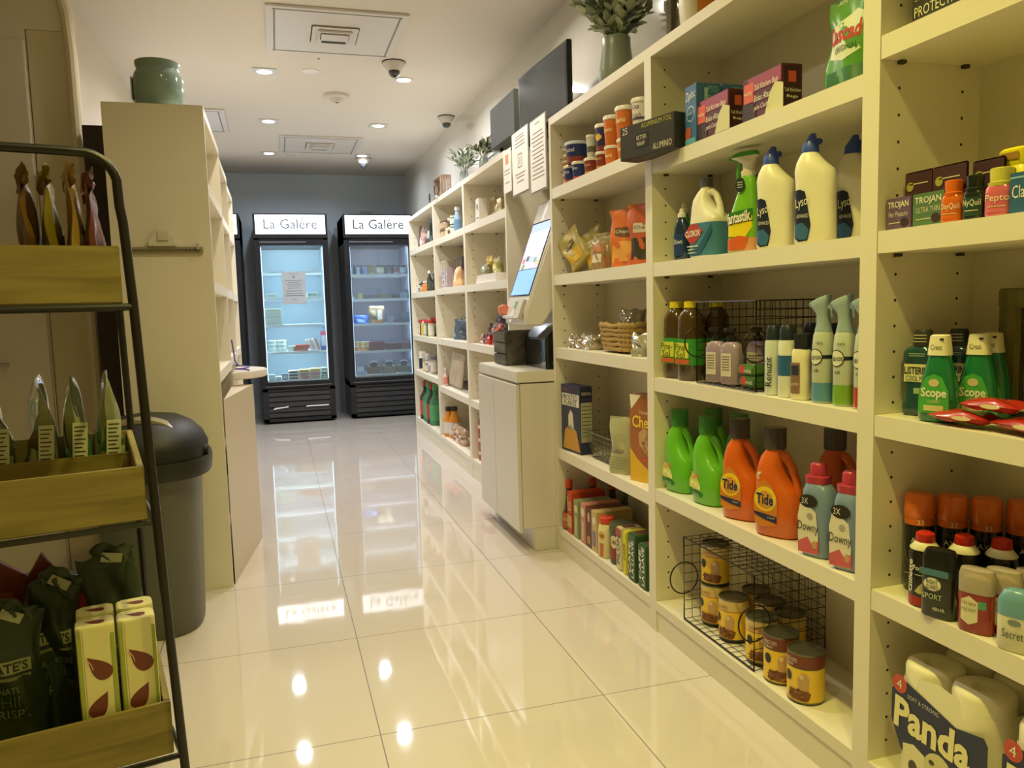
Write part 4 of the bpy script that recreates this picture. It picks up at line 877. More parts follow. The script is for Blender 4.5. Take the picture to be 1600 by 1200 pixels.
# ---------------------------------------------------------------- shelf 4 (laundry)
def jug(d, y, lb, col, cap, w=.056, hs=1.0, kind='o', ang=0, hz=0):
    m = mat(col, .28, coat=.35)
    t = thing('detergent_jug', lb, 'jug', (XF+d, y, Z54), FX+ang+(R(27) if kind == 'o' else R(12)), {'o': 'orange detergent jugs', 'g': 'green detergent jugs'}[kind])
    g = G().loft([S(0, w*.86, .034, 0, 2.8), S(.006, w*.95, .040, 0, 2.8), S(.05*hs, w, .042, 0, 2.6), S(.095*hs, w*.96, .042, -.001, 2.6), S(.115*hs, w*.78, .041, -.010, 2.5), S(.140*hs, w*.60, .039, -.019, 2.5), S(.165*hs, w*.50, .035, -.021, 2.4), S(.185*hs, w*.45, .030, -.018, 2.2), S(.197*hs, .023, .023, -.014), S(.205*hs, .022, .022, -.013)], 36)
    g.tube([(-.002, 0, .192*hs), (.016, 0, .184*hs), (.033, 0, .160*hs), (.044, 0, .130*hs), (.047, 0, .10*hs), (.042, 0, .078*hs)], [.013, .0115, .010, .0098, .011, .015], 14)
    g.build('jug_body', m, t, smooth=60)
    ribbed(.026, .203*hs, .252*hs, 36).xf(Matrix.Translation((-.013, 0, 0))).build('cap', mat(cap, .25, coat=.3), t)
    if kind == 'o':
        patch(.07, .13, -.016, -.0432, .085, 'd9862c', t, pts=[(-.028, -.05), (-.012, -.060), (.030, -.052), (.032, .01), (.016, .045), (-.004, .060), (-.020, .045), (-.031, .0)], name='label')
        patch(.05, .05, -.016, -.0438, .095, 'f4d22c', t, pts=disc_pts(.029, .031), name='yellow_ring'); patch(.04, .04, -.016, -.0444, .093, 'df9a2a', t, pts=disc_pts(.021, .023), name='orange_disc')
        patch(.06, .02, -.016, -.0444, .050, '2a2a5c', t, pts=[(-.030, .012), (.030, .004), (.030, -.012), (.0, -.006), (-.027, .004)], name='navy_banner')
        text('Tide', .049, .031, -.016, -.0452, .095, 'f6f0e0', t, ang=-.03); text('Tide', .046, .028, -.016, -.0458, .095, '1e2450', t, ang=-.03); text('Original', .018, .005, .0, -.0452, .050, 'e9e4d0', t)
        if hz: patch(.02, .02, -.034, -.036, .150, 'e9e4d0', t, pts=disc_pts(.0095), name='round_mark'); text('he', .010, .007, -.034, -.0368, .150, '2a2a2a', t)
    else:
        patch(.05, .06, -.022, -.0432, .060, 'dfe27a', t, pts=[(-.022, -.012), (.024, -.020), (.020, .0), (.008, .020), (-.01, .03), (-.022, .006)], name='flower_print')
        patch(.05, .02, -.020, -.0436, .038, '2f7a3a', t, pts=[(-.024, .006), (.028, -.006), (.028, -.016), (-.022, -.008)], name='dark_banner')
        text('Gain', .034, .022, -.018, -.0444, .085, 'e58a5a', t, ang=.1); text('ORIGINAL', .03, .005, -.018, -.0444, .030, 'e6ecc8', t, ang=-.12)
        for px_, pz_ in ((-.03, .062), (-.016, .056), (-.004, .05)): patch(.012, .012, px_, -.0442, pz_, 'f4f0b0', t, pts=disc_pts(.006), name='flower')
    return t
GN = '6cc22e'
jug(.065, 2.135, 'bright green detergent jug farthest along the laundry shelf', GN, '3f8a34', kind='g'); jug(.065, 1.968, 'bright green detergent jug next to the orange ones', GN, '3f8a34', kind='g')
jug(.165, 2.105, 'green detergent jug in the back row, far one', GN, '3f8a34', kind='g'); jug(.165, 1.965, 'green detergent jug in the back row, near one', GN, '3f8a34', kind='g')
ORG = 'dd661c'
jug(.065, 1.802, 'orange detergent jug nearest the green jugs', ORG, '4a4440', kind='o', w=.058, hs=1.06); jug(.058, 1.636, 'orange detergent jug in front with a small round mark', ORG, '4a4440', kind='o', w=.060, hs=1.06, hz=1); jug(.176, 1.565, 'orange detergent jug in the back row beside the softener', 'd25c1c', '4a4440', kind='o', w=.058, hs=1.06)
def softener(d, y, lb):
    w = .037
    t = lofted('softener_bottle', lb, 'bottle', [('bottle_body', [S(0, w*.92, .026, 0, 3), S(.005, w, .030, 0, 3), S(.10, w, .030, 0, 2.8), S(.145, w*.98, .029, 0, 2.6), S(.160, w*.8, .026, -.002, 2.4), S(.167, .026, .022, -.004)], mat('8096b4', .28, coat=.3), 32),
      ('cap', [S(.166, .027, .023, -.004, 2.6), S(.182, .028, .024, -.004, 2.6), S(.184, .019, .019, -.004), S(.208, .018, .018, -.004), S(.212, .014, .014, -.004)], mat('b5344a', .3, coat=.3), 28)], (XF+d, y, Z54), group='blue fabric softener bottles')
    patch(.05, .115, -.014, -.0312, .063, 'e4ded0', t, pts=[(-.020, -.055), (.026, -.055), (.028, -.01), (.022, .04), (.004, .055), (-.016, .058), (-.022, .03)], name='label')
    patch(.05, .03, -.012, -.0316, .024, 'd0606e', t, pts=[(-.022, -.015), (.027, -.015), (.028, .016), (.01, .008), (-.0, .022), (-.023, .008)], name='pink_print')
    patch(.05, .03, -.010, -.0318, .128, '2a2420', t, pts=disc_pts(.022, .015), name='dark_oval'); text('3X', .016, .014, -.018, -.0326, .128, 'e9e4d4', t)
    text('Downy', .050, .026, -.010, -.0326, .066, '2a2630', t, ang=-.05); patch(.012, .018, .006, -.0322, .030, 'c89a78', t, pts=disc_pts(.006, .009), name='face_print')
    patch(.014, .012, -.006, -.0322, .094, 'b0a8a0', t, pts=disc_pts(.007), name='emblem')
    return t
softener(.045, 1.470, 'blue fabric softener bottle with a red cap, in full view'); softener(.048, 1.368, 'blue fabric softener bottle cut off by the divider')
# ---------------------------------------------------------------- bottom shelf (pet food)
def dogcan(d, y, z, lb, big=False, ang=0, tall=0):
    r, h = (.041, .118) if not big else (.043, .122)
    top = '7a3a24' if big else 'd9c07a'
    if y > 1.65: z += .0068
    t = can(lb, r, h, 'f2c93a', (XF+d, y, z), 'yellow dog food cans', bands=[(h*.72, h*.955, top)]+([(h*.70, h*.72, '3a5a34')] if big else [(h*.70, h*.72, 'b8643a')]), top='76745f', ang=ang, cat='can', name='pet_food_can',
       words=[('CHOICE CUTS', .042, .009, -.018, h*.86, 'f0ead4'), ('IN GRAVY', .032, .007, -.022, h*.77, 'f0ead4')] if big else [('CHOPPED', .040, .010, -.006, h*.80, 'a8442c')],
       pats=[(.02, .03, -.022, h*.52, '1c2233', disc_pts(.0105, .0125)), (.05, .03, .006, h*.20, '7a4a22', [(-.028, -.012), (.024, -.016), (.030, .004), (.012, .016), (-.006, .010), (-.026, .012)]), (.03, .05, .018, h*.46, 'c8a070', [(-.012, -.02), (.012, -.022), (.014, .008), (.006, .020), (-.006, .020), (-.013, .006)]), (.012, .012, .014, h*.56, 'e4cca0', disc_pts(.005, .006))])
    rd = random.Random(int(y*1000))
    for k in range(10):
        patch(.008, .005, rd.uniform(-.022, .026), -r-.0012, h*rd.uniform(.10, .30), rd.choice(('96602e', '5e3416', 'a8743a')), t, bend=r+.0012, pts=disc_pts(.0042, .0030, 8), name='food_print')
    return t
dogcan(.085, 1.982, Z55, 'lower can of the stacked pair at the far end of the basket'); dogcan(.088, 1.985, Z55+.1182, 'upper can of the stacked pair at the far end of the basket', ang=.2)
dogcan(.075, 1.868, Z55, 'dog food can beside the stacked pair, inside the basket', ang=-.1); dogcan(.165, 1.893, Z55, 'dog food can in the back of the basket behind the middle one', ang=.5)
dogcan(.066, 1.722, Z55, 'dog food can partly behind the near ring handle', ang=.3); dogcan(.15, 1.806, Z55, 'dog food can in the back row, middle of the basket', ang=.3); dogcan(.15, 1.720, Z55, 'dog food can in the back row, near end of the basket', ang=.2)
dogcan(.056, 1.624, Z55, 'dark topped dog food can just outside the basket', True, ang=.25); dogcan(.052, 1.523, Z55, 'dark topped dog food can nearest the viewer', True)
wire_basket('wire_basket', 'black wire basket on its side around the dog food cans', (XF+.226, 1.855, Z55+.1285), .360, .250, .214, 0, 0, ring_r=.048, cell=.026, side=SIDE)
# ================================================================ RIGHT EDGE BAY
Z60, Z61, Z62, Z63, Z64 = 1.5318, 1.1728, .8188, .4678, .1038
FXT = FX
carton('mask_box', 'dark box of protective masks on the high shelf of the right edge bay', 'box', .19, .10, .10, '3c3a2e', (XF+.085, 1.125, Z60), FX, None, fronts=[('t', 'Disposable', .10, .014, -.035, .070, 'cfcaa0'), ('t', 'Standard Ear Loop', .135, .014, -.02, .050, 'cfcaa0'), ('t', 'PROTECTIVE MASK', .16, .018, -.008, .027, 'ece6c0'), ('p', .15, .003, -.01, .010, 'a8a484')])
def condom(y, lb, low, name2, w=.062, d=.03):
    t = carton('small_carton', lb, 'box', w, .028, .058, low, (XF+d, y, Z61), FX, 'small purple and green cartons', fronts=[('t', 'TROJAN', w*.82, .015, 0, .044, 'eee9cf'), ('t', name2, w*.74, .010, 0, .028, 'd8d4b8'), ('p', w*.5, .002, -w*.12, .012, 'c9c4a8'), ('p', w*.3, .018, w*.25, .012, '3a2c30', disc_pts(.010, .008))])
    G().box(-w/2+.012, w/2+.018, .016, .021, .0, .105).build('back_carton', mat('4a2d34', .35), t, bevel=.003)
    patch(.018, .018, -w*.28+.014, .0155, .078, 'a8a04a', t, pts=disc_pts(.0085), name='round_seal'); patch(.045, .002, .016, .0155, .082, 'd8cfa8', t, name='printed_line')
    return t
condom(1.222, 'purple small carton farthest along its shelf', '6c5274', 'Her Pleasure'); condom(1.152, 'green small carton beside the orange medicine bottle', '5a7a52', 'ULTRA THIN', .072); condom(1.095, 'purple small carton behind the orange medicine bottle', '5c4258', 'ENZ', .06, .055)
def med(y, lb, body, cap, txt, h=.072, r=.0165, d=.04, band=None):
    t = lofted('medicine_bottle', lb, 'bottle', [('bottle_body', [S(0, r*.93, r*.8, 0, 2.6), S(.003, r, r*.86, 0, 2.6), S(h*.58, r, r*.86, 0, 2.6), S(h*.70, r*.7, r*.7)], mat(body, .15, coat=.5), 24),
       ('dose_cup', [S(h*.62, r*.84, r*.84), S(h*.70, r*.90, r*.90), S(h*.72, r*.74, r*.74), S(h*.98, r*.78, r*.78), S(h, r*.7, r*.7)], mat(cap, .25, coat=.3), 24)], (XF+d, y, Z61), group='medicine bottles')
    EB = (r, r*.86, 2.6); patch(r*1.7, h*.42, 0, -r*.87, h*.29, band or body, t, bend=EB, name='label'); text(txt, r*1.6, h*.18, 0, -r*.87-.0012, h*.36, 'eee9cf', t, bend=EB)
    patch(r*1.2, .0015, 0, -r*.87-.0008, h*.20, 'd8cfa8', t, bend=EB, name='printed_line')
    return t
med(1.110, 'orange cold medicine bottle with an orange dose cap', 'e06a1c', 'e8701c', 'DayQuil', .072, .0185, .03)
med(1.068, 'black cold medicine bottle beside the orange one', '1d2a24', '1a2420', 'NyQuil', .074, .0175, .032, '24483a'); med(1.045, 'black capped medicine bottle in the second row', '1d2a24', '141a18', 'NyQuil', .082, .0165, .075, '24483a'); med(1.10, 'dark medicine bottle behind the orange one', '1d2a24', '141a18', 'NyQuil', .084, .0165, .085, '24483a')
t = med(1.020, 'pink stomach medicine bottle', 'd9687c', 'd8cf5a', 'Pepto', .078, .0225, .035)
t['label'] = 'pink stomach medicine bottle in front of the yellow packs'
carton('allergy_box', 'blue allergy medicine box cut off at the right edge', 'box', .062, .03, .064, '2f5f86', (XF+.035, .962, Z61), FX, None, fronts=[('t', 'Claritin', .05, .020, 0, .034, 'f0ecd8'), ('p', .058, .003, 0, .056, '8fb4cc')])
t = thing('yellow_tape_pack', 'bright yellow plastic twin spool standing above the medicines', 'pack', (XF+.10, 1.075-.03, Z61+.0005), FX)
G().box(-.028, .028, -.02, .02, 0, .062).build('inner_carton', mat('3a3428', .5), t, bevel=.002)
G().loft([S(.062, .026, .020, 0, 4), S(.066, .030, .024, 0, 4), S(.080, .028, .022, 0, 4), S(.086, .024, .019, 0, 4), S(.092, .026, .021, 0, 4), S(.112, .028, .022, 0, 4), S(.116, .022, .018, 0, 4)], 24).build('yellow_top', mat('f2e31c', .35), t)
patch(.034, .012, 0, -.0225, .102, 'a87a2c', t, name='printed_line')
def mouthA(d, y, lb):
    t = lofted('mouthwash_bottle', lb, 'bottle', [('bottle_body', [S(0, .030, .019, 0, 4), S(.004, .033, .022, 0, 4), S(.022, .033, .022, 0, 4), S(.027, .029, .020, 0, 4), S(.098, .029, .020, 0, 4), S(.104, .033, .022, 0, 4), S(.122, .033, .022, 0, 3.4), S(.130, .026, .018, 0, 3), S(.134, .018, .016)], mat('1f4a48', .12, coat=.6), 32),
       ('cap', [S(.133, .0185, .0185), S(.158, .0165, .0165), S(.164, .014, .014)], mat('33352c', .35), 24)], (XF+d, y, Z62), group='teal mouthwash bottles')
    patch(.052, .034, .0, -.0206, .082, 'e2dda8', t, name='label'); text('LISTERINE', .050, .014, .0, -.0214, .087, '1c2c3c', t); text('COOL MINT', .044, .010, .0, -.0214, .072, '3c5c5c', t)
    [patch(.03, .0016, -.002, -.0224, .122-.004*k-.003, '9ab4a4', t, name='printed_line') for k in range(2)]; patch(.011, .011, -.002, -.0206, .048, 'a8b894', t, name='seal')
    for k in range(3): patch(.026, .0022, 0, -.019, .142+.006*k, 'b8b490', t, bend=.0185, name='cap_stripe')
    return t
mouthA(.075, 1.215, 'teal mouthwash bottle with a pale label at the far end'); mouthA(.145, 1.20, 'teal mouthwash bottle behind the green one')
def mouthB(d, y, lb):
    t = lofted('mouthwash_bottle', lb, 'bottle', [('bottle_body', [S(0, .028, .018, 0, 3), S(.004, .033, .022, 0, 3), S(.03, .034, .022, 0, 2.8), S(.075, .029, .020, 0, 2.6), S(.105, .022, .017, 0, 2.4), S(.122, .018, .015, 0, 2.2)], mat('1c7a4c', .1, coat=.7), 32, 60),
       ('cap', [S(.121, .0195, .0175, 0, 3), S(.156, .0155, .0145, 0, 3), S(.158, .012, .012, 0, 3)], mat('efe9c8', .3), 24)], (XF+d, y, Z62), group='green mouthwash bottles')
    patch(.054, .07, 0, -.0226, .052, '4fae4a', t, pts=[(-.027, -.035), (.027, -.035), (.025, .005), (.014, .030), (0, .036), (-.014, .030), (-.026, .005)], name='label')
    text('Scope', .044, .022, 0, -.0234, .052, 'f0ecd8', t); patch(.018, .012, 0, -.0232, .072, 'd8c8a0', t, pts=disc_pts(.009, .007), name='emblem'); patch(.034, .010, 0, -.0232, .026, 'd9d49a', t, name='label_panel'); text('CLASSIC', .022, .005, 0, -.0232, .038, 'e6e0b8', t)
    text('Crest', .020, .009, 0, -.0168, .136, '24364c', t); patch(.007, .0035, .009, -.0158, .150, '1f2430', t, name='cap_mark')
    return t
mouthB(.04, 1.140, 'green mouthwash bottle in front with a white tapered cap'); mouthB(.100, 1.113, 'green mouthwash bottle in the second row'); mouthB(.158, 1.138, 'green mouthwash bottle at the back near the mesh frame')
t = thing('rustic_frame', 'weathered wooden frame with wire mesh leaning at the back of the shelf', 'frame', (XF+.205, 1.035, Z62), FX)
gw2 = wood('55512c', '8c8650', 3, 2, name='weathered_frame')
for x_ in (-.125, .085): G().box(x_, x_+.04, -.012, .012, 0, .238).build('upright', gw2, t, bevel=.003)
G().box(-.125, .125, -.014, .010, .202, .238).build('top_rail', gw2, t, bevel=.003); G().box(-.085, .085, -.012, .010, 0, .02).build('bottom_rail', gw2, t, bevel=.003)
g = G()
for k in range(28): g.box(-.085+k*.0062, -.0843+k*.0062, -.001, .001, .02, .202)
for k in range(30): g.box(-.085, .085, -.001, .001, .02+k*.0062, .0207+k*.0062)
g.build('wire_mesh', mat('5c5636', .5, .3), t)
for k, (d, y, z, a) in enumerate(((.035, 1.075, Z62+.006, 8), (.04, .955, Z62+.006, -5), (.04, 1.02, Z62+.032, 3))):
    t = thing('red_wipe_pack', ['red flat packet lying nearest the green mouthwash', 'red flat packet lying at the right edge of the shelf', 'red flat packet lying on top of the other two'][k], 'packet', (XF+d, y, z), FX+R(a), 'red flat packets')
    G().pillow(.11, .055, .022, seed=20+k, wr=.002, bot=0).xf(Matrix.Translation((0, -.0275, .011)) @ Matrix.Rotation(R(-90), 4, 'X') @ Matrix.Scale(-1, 4, (0, 1, 0))).build('packet_body', mat('b02a1e', .25, coat=.4), t, smooth=60).location = (0, 0.0, 0)
    patch(.034, .006, .01, -.0285, .011, 'e9d9a8', t, name='printed_mark', pts=disc_pts(.018, .0036))
# ---- shelf 3 toiletries
def spray(d, y, lb, ang=0):
    r = .0265
    t = lofted('body_spray', lb, 'can', [('can_body', [S(0, r*.94, r*.94), S(.003, r, r), S(.135, r, r), S(.142, r*.92, r*.92)], mat('1c1a16', .25, .3, coat=.4), 28), ('shoulder_band', [S(.134, r*1.01, r*1.01), S(.148, r*.97, r*.97)], mat('d0641c', .3), 28),
       ('cap', [S(.147, r*.99, r*.99), S(.150, r*1.04, r*1.04), S(.186, r*1.02, r*1.02), S(.194, r*.9, r*.9), S(.196, r*.6, r*.6)], mat('e0701c', .3, coat=.3), 28)], (XF+d, y, Z63), FX+TURN+ang, 'orange capped body sprays')
    text('33', .012, .010, .014, -r-.0008, .141, 'e8dcc0', t, bend=r+.0008); text('AXE', .026, .010, .01, -r-.0006, .105, 'd0c8b0', t, bend=r+.0006)
    g = G().tube([(.004*math.cos(a)*(1+a*.3)-.008, -.0, .055+.003*math.sin(a)*(1+a*.3)) for a in [i*.5 for i in range(20)]], .0005, 4)
    patch(.004, .03, -.012, -r-.0004, .068, '8c8a80', t, bend=r+.0004, name='streak_print', pts=[(-.006, .02), (-.004, .0), (.006, -.012), (-.002, 0)]); patch(.018, .002, -.008, -r-.0004, .036, 'a8a290', t, bend=r+.0004, name='printed_line')
    return t
spray(.085, 1.225, 'orange capped black body spray, foremost of the four'); spray(.128, 1.188, 'orange capped black body spray, second of the four'); spray(.166, 1.146, 'orange capped black body spray, third of the four'); spray(.204, 1.102, 'orange capped black body spray, rearmost of the four', .3)
def foam(d, y, lb, ang=0):
    r = .0265
    t = lofted('shaving_foam', lb, 'can', [('can_body', [S(0, r*.96, r*.96), S(.003, r, r), S(.100, r, r), S(.112, r*.80, r*.80)], mat('1e1a15', .25, .2, coat=.4), 28), ('white_collar', [S(.108, r*.98, r*.98), S(.110, r*.98, r*.98), S(.120, r*.68, r*.68), S(.124, r*.55, r*.55)], mat('e6dfb8', .35), 28),
       ('red_top', [S(.120, r*.60, r*.60), S(.124, r*.66, r*.66), S(.137, r*.60, r*.60), S(.140, r*.4, r*.4)], mat('c02a18', .3), 24), ('red_base', [S(.0031, r+.0004, r+.0004), S(.020, r+.0004, r+.0004)], mat('a8301c', .3), 28)], (XF+d, y, Z63), FX+TURN+ang, 'red topped shaving foam cans')
    text('Gillette', .062, .012, -.017, -r-.0007, .058, 'e9e4cc', t, bend=r+.0007, ang=PI/2); text('Foamy', .032, .012, .006, -r-.0007, .074, 'e9e4cc', t, bend=r+.0007)
    patch(.02, .002, .004, -r-.0004, .062, 'b8b094', t, bend=r+.0004, name='printed_line'); patch(.024, .02, .006, -r-.0004, .036, 'ddd49a', t, bend=r+.0004, pts=[(-.012, -.006), (-.004, -.010), (.008, -.009), (.013, -.003), (.006, .004), (.001, .012), (-.006, .003)], name='foam_print')
    return t
foam(.035, 1.158, 'red topped shaving foam can in front, lettering visible'); foam(.085, 1.118, 'red topped shaving foam can behind the flat black stick'); foam(.125, 1.075, 'red topped shaving foam can third along'); foam(.15, .985, 'red topped shaving foam can at the right edge')
t = lofted('deodorant_stick', 'flat black deodorant stick with a round white emblem', 'deodorant', [('stick_body', [S(0, .027, .015, 0, 3.4), S(.003, .029, .017, 0, 3.4), S(.088, .029, .017, 0, 3.2)], mat('1e2220', .25, coat=.3), 28), ('cap', [S(.088, .0292, .0172, 0, 3.2), S(.112, .029, .017, 0, 3), S(.124, .024, .014, 0, 2.6), S(.126, .016, .009)], mat('191b1a', .25), 28)], (XF+.015, 1.102, Z63))
patch(.05, .012, -.004, -.0175, .084, '4f7c94', t, name='label_strip'); patch(.03, .026, -.006, -.0175, .062, 'e9e4cc', t, pts=disc_pts(.015, .012), name='emblem'); text('RIGHT', .020, .008, -.006, -.0183, .067, '1c1c1c', t); text('GUARD', .021, .008, -.006, -.0183, .057, '1c1c1c', t)
text('SPORT', .034, .010, -.006, -.0180, .040, 'd0dcb8', t); text('48HR', .022, .007, .006, -.0180, .018, 'd8d4c0', t)
def stick(d, y, lb):
    t = lofted('deodorant_stick', lb, 'deodorant', [('stick_body', [S(0, .026, .014, 0, 2.6), S(.003, .028, .016, 0, 2.6), S(.074, .028, .016, 0, 2.6)], mat('9c2a22', .3, coat=.3), 32), ('clear_cap', [S(.070, .0290, .0170, 0, 2.6), S(.100, .0288, .0168, 0, 2.6), S(.110, .026, .0150, 0, 2.5), S(.112, .018, .010)], glass('eadcc8', .5, .12), 32)], (XF+d, y, Z63), group='red deodorant sticks with clear caps')
    patch(.03, .05, -.006, -.0166, .040, 'e2dbb8', t, pts=[(-.014, -.018), (0, -.026), (.014, -.018), (.014, .016), (0, .025), (-.014, .016)], bend=(.028, .016, 2.6), name='label'); text('Old Spice', .024, .008, -.006, -.0176, .052, '8a3a2a', t, bend=(.028, .016, 2.6)); text('PURE SPORT', .024, .005, -.006, -.0176, .041, '4a6a4a', t, bend=(.028, .016, 2.6))
    patch(.012, .014, .014, -.0162, .052, '5aa07c', t, bend=(.028, .016, 2.6), name='green_print'); G().loft([S(.074, .024, .013), S(.092, .023, .012), S(.098, .014, .008)], 24).build('stick_tip', mat('e0d0b0', .4), t)
    return t
stick(.022, 1.030, 'red deodorant stick in front with a hexagon label'); stick(.060, 1.012, 'red deodorant stick second in line'); stick(.100, .99+.0, 'red deodorant stick third in line')
t = lofted('deodorant_stick', 'pale blue and cream deodorant stick at the right edge', 'deodorant', [('stick_body', [S(0, .028, .016, 0, 2.6), S(.003, .030, .018, 0, 2.6), S(.058, .030, .018, 0, 2.6)], mat('e3e0c4', .3), 32), ('cap', [S(.058, .0304, .0184, 0, 2.6), S(.082, .030, .018, 0, 2.6), S(.098, .022, .013, 0, 2.4), S(.102, .012, .007)], mat('6fa0b4', .25, coat=.3), 32)], (XF+.022, .950, Z63))
text('Secret', .032, .014, -.002, -.0192, .030, '3a4a4c', t, bend=(.030, .018, 2.6)); patch(.02, .012, 0, -.0190, .050, '7a8a8c', t, bend=(.030, .018, 2.6), pts=disc_pts(.010, .005), name='printed_mark')
# ---- bottom shelf paper packs
def rolls(y, lb, d=.119):
    t = thing('paper_roll_pack', lb, 'paper rolls', (XF+d, y, Z64), FX+R(3), 'plastic wrapped paper roll packs'); wm = mat('efe8c8', .45, coat=.25)
    r = .052; hh = .245
    for i, sx in enumerate((-1, 1)):
        for j, sy in enumerate((-1, 1)):
            G().lathe([(.0, r*.94), (.006, r), (hh-.012, r), (hh-.003, r*.93), (hh, r*.8), (hh-.001, r*.42), (hh-.012, r*.36), (hh-.03, .001)], 28, cx=sx*r, cy=sy*r).build('paper_roll', wm, t, smooth=60)
    W = 2*r+.001
    pts = []
    sec = []
    g = G(); n = 48; vs = []
    def outline(s_):
        out = []
        for i in range(n):
            a = 2*PI*i/n; ca, sa = math.cos(a), math.sin(a); p_ = 5
            out.append((s_*W*math.copysign(abs(ca)**(2/p_), ca), s_*W*math.copysign(abs(sa)**(2/p_), sa)))
        return out
    for z, s_ in ((.004, .96), (.02, 1.0), (.19, 1.0), (.222, .985)):
        for k, (a, b_) in enumerate(outline(s_)): vs.append((a, b_, z+(.012*math.cos(a/W*3.1) if z > .2 else 0)))
    g.add(vs, [(j*n+i, j*n+(i+1) % n, (j+1)*n+(i+1) % n, (j+1)*n+i) for j in range(3) for i in range(n)])
    g.build('wrapper', wm, t, smooth=70)
    yf = -W-.0006
    patch(.2, .17, 0, yf, .12, '2c3252', t, name='navy_print', pts=[(-.104, .062), (-.07, .088), (-.02, .072), (.04, .052), (.096, .062), (.104, .05), (.104, .0), (.07, -.05), (.02, -.075), (-.03, -.078), (-.08, -.05), (-.104, -.0)])
    patch(.2, .05, 0, yf-.0004, .045, 'd9603c', t, name='red_swoosh', pts=[(-.03, .0), (.02, .002), (.07, .028), (.104, .078), (.104, .045), (.08, .0), (.03, -.022), (-.03, -.022)])
    patch(.03, .03, -.085, yf-.0006, .198, 'c8503a', t, pts=disc_pts(.017, .018), name='red_disc'); text('4', .012, .018, -.085, yf-.0012, .198, 'f0ecd0', t)
    text('SOFT & STRONG', .07, .008, -.03, yf-.001, .180, 'd8d4c4', t, ang=-.06)
    text('Panda', .168, .064, -.012, yf-.001, .138, 'efe6a8', t, ang=-.05, name='big_lettering')
    rl = patch(.05, .06, -.05, yf-.0008, .060, 'e6dfb0', t, pts=[(-.022, -.034), (.022, -.034), (.026, .022), (0, .032), (-.024, .024)], name='printed_roll'); patch(.05, .05, .006, yf-.0009, .066, 'd8d098', t, pts=disc_pts(.032, .036), name='printed_roll')
    for x_, z_, a_, b_ in ((-.05, .048, .010, .013), (-.008, .080, .006, .005), (.014, .060, .008, .011), (-.02, .040, .012, .018)): patch(.01, .01, x_, yf-.0014, z_, '4a4a38', t, pts=disc_pts(a_, b_, 12), name='printed_patch')
    return t
rolls(1.105, 'wrapped four pack of paper rolls with a navy label'); rolls(.86, 'wrapped pack of paper rolls cut off at the right edge')

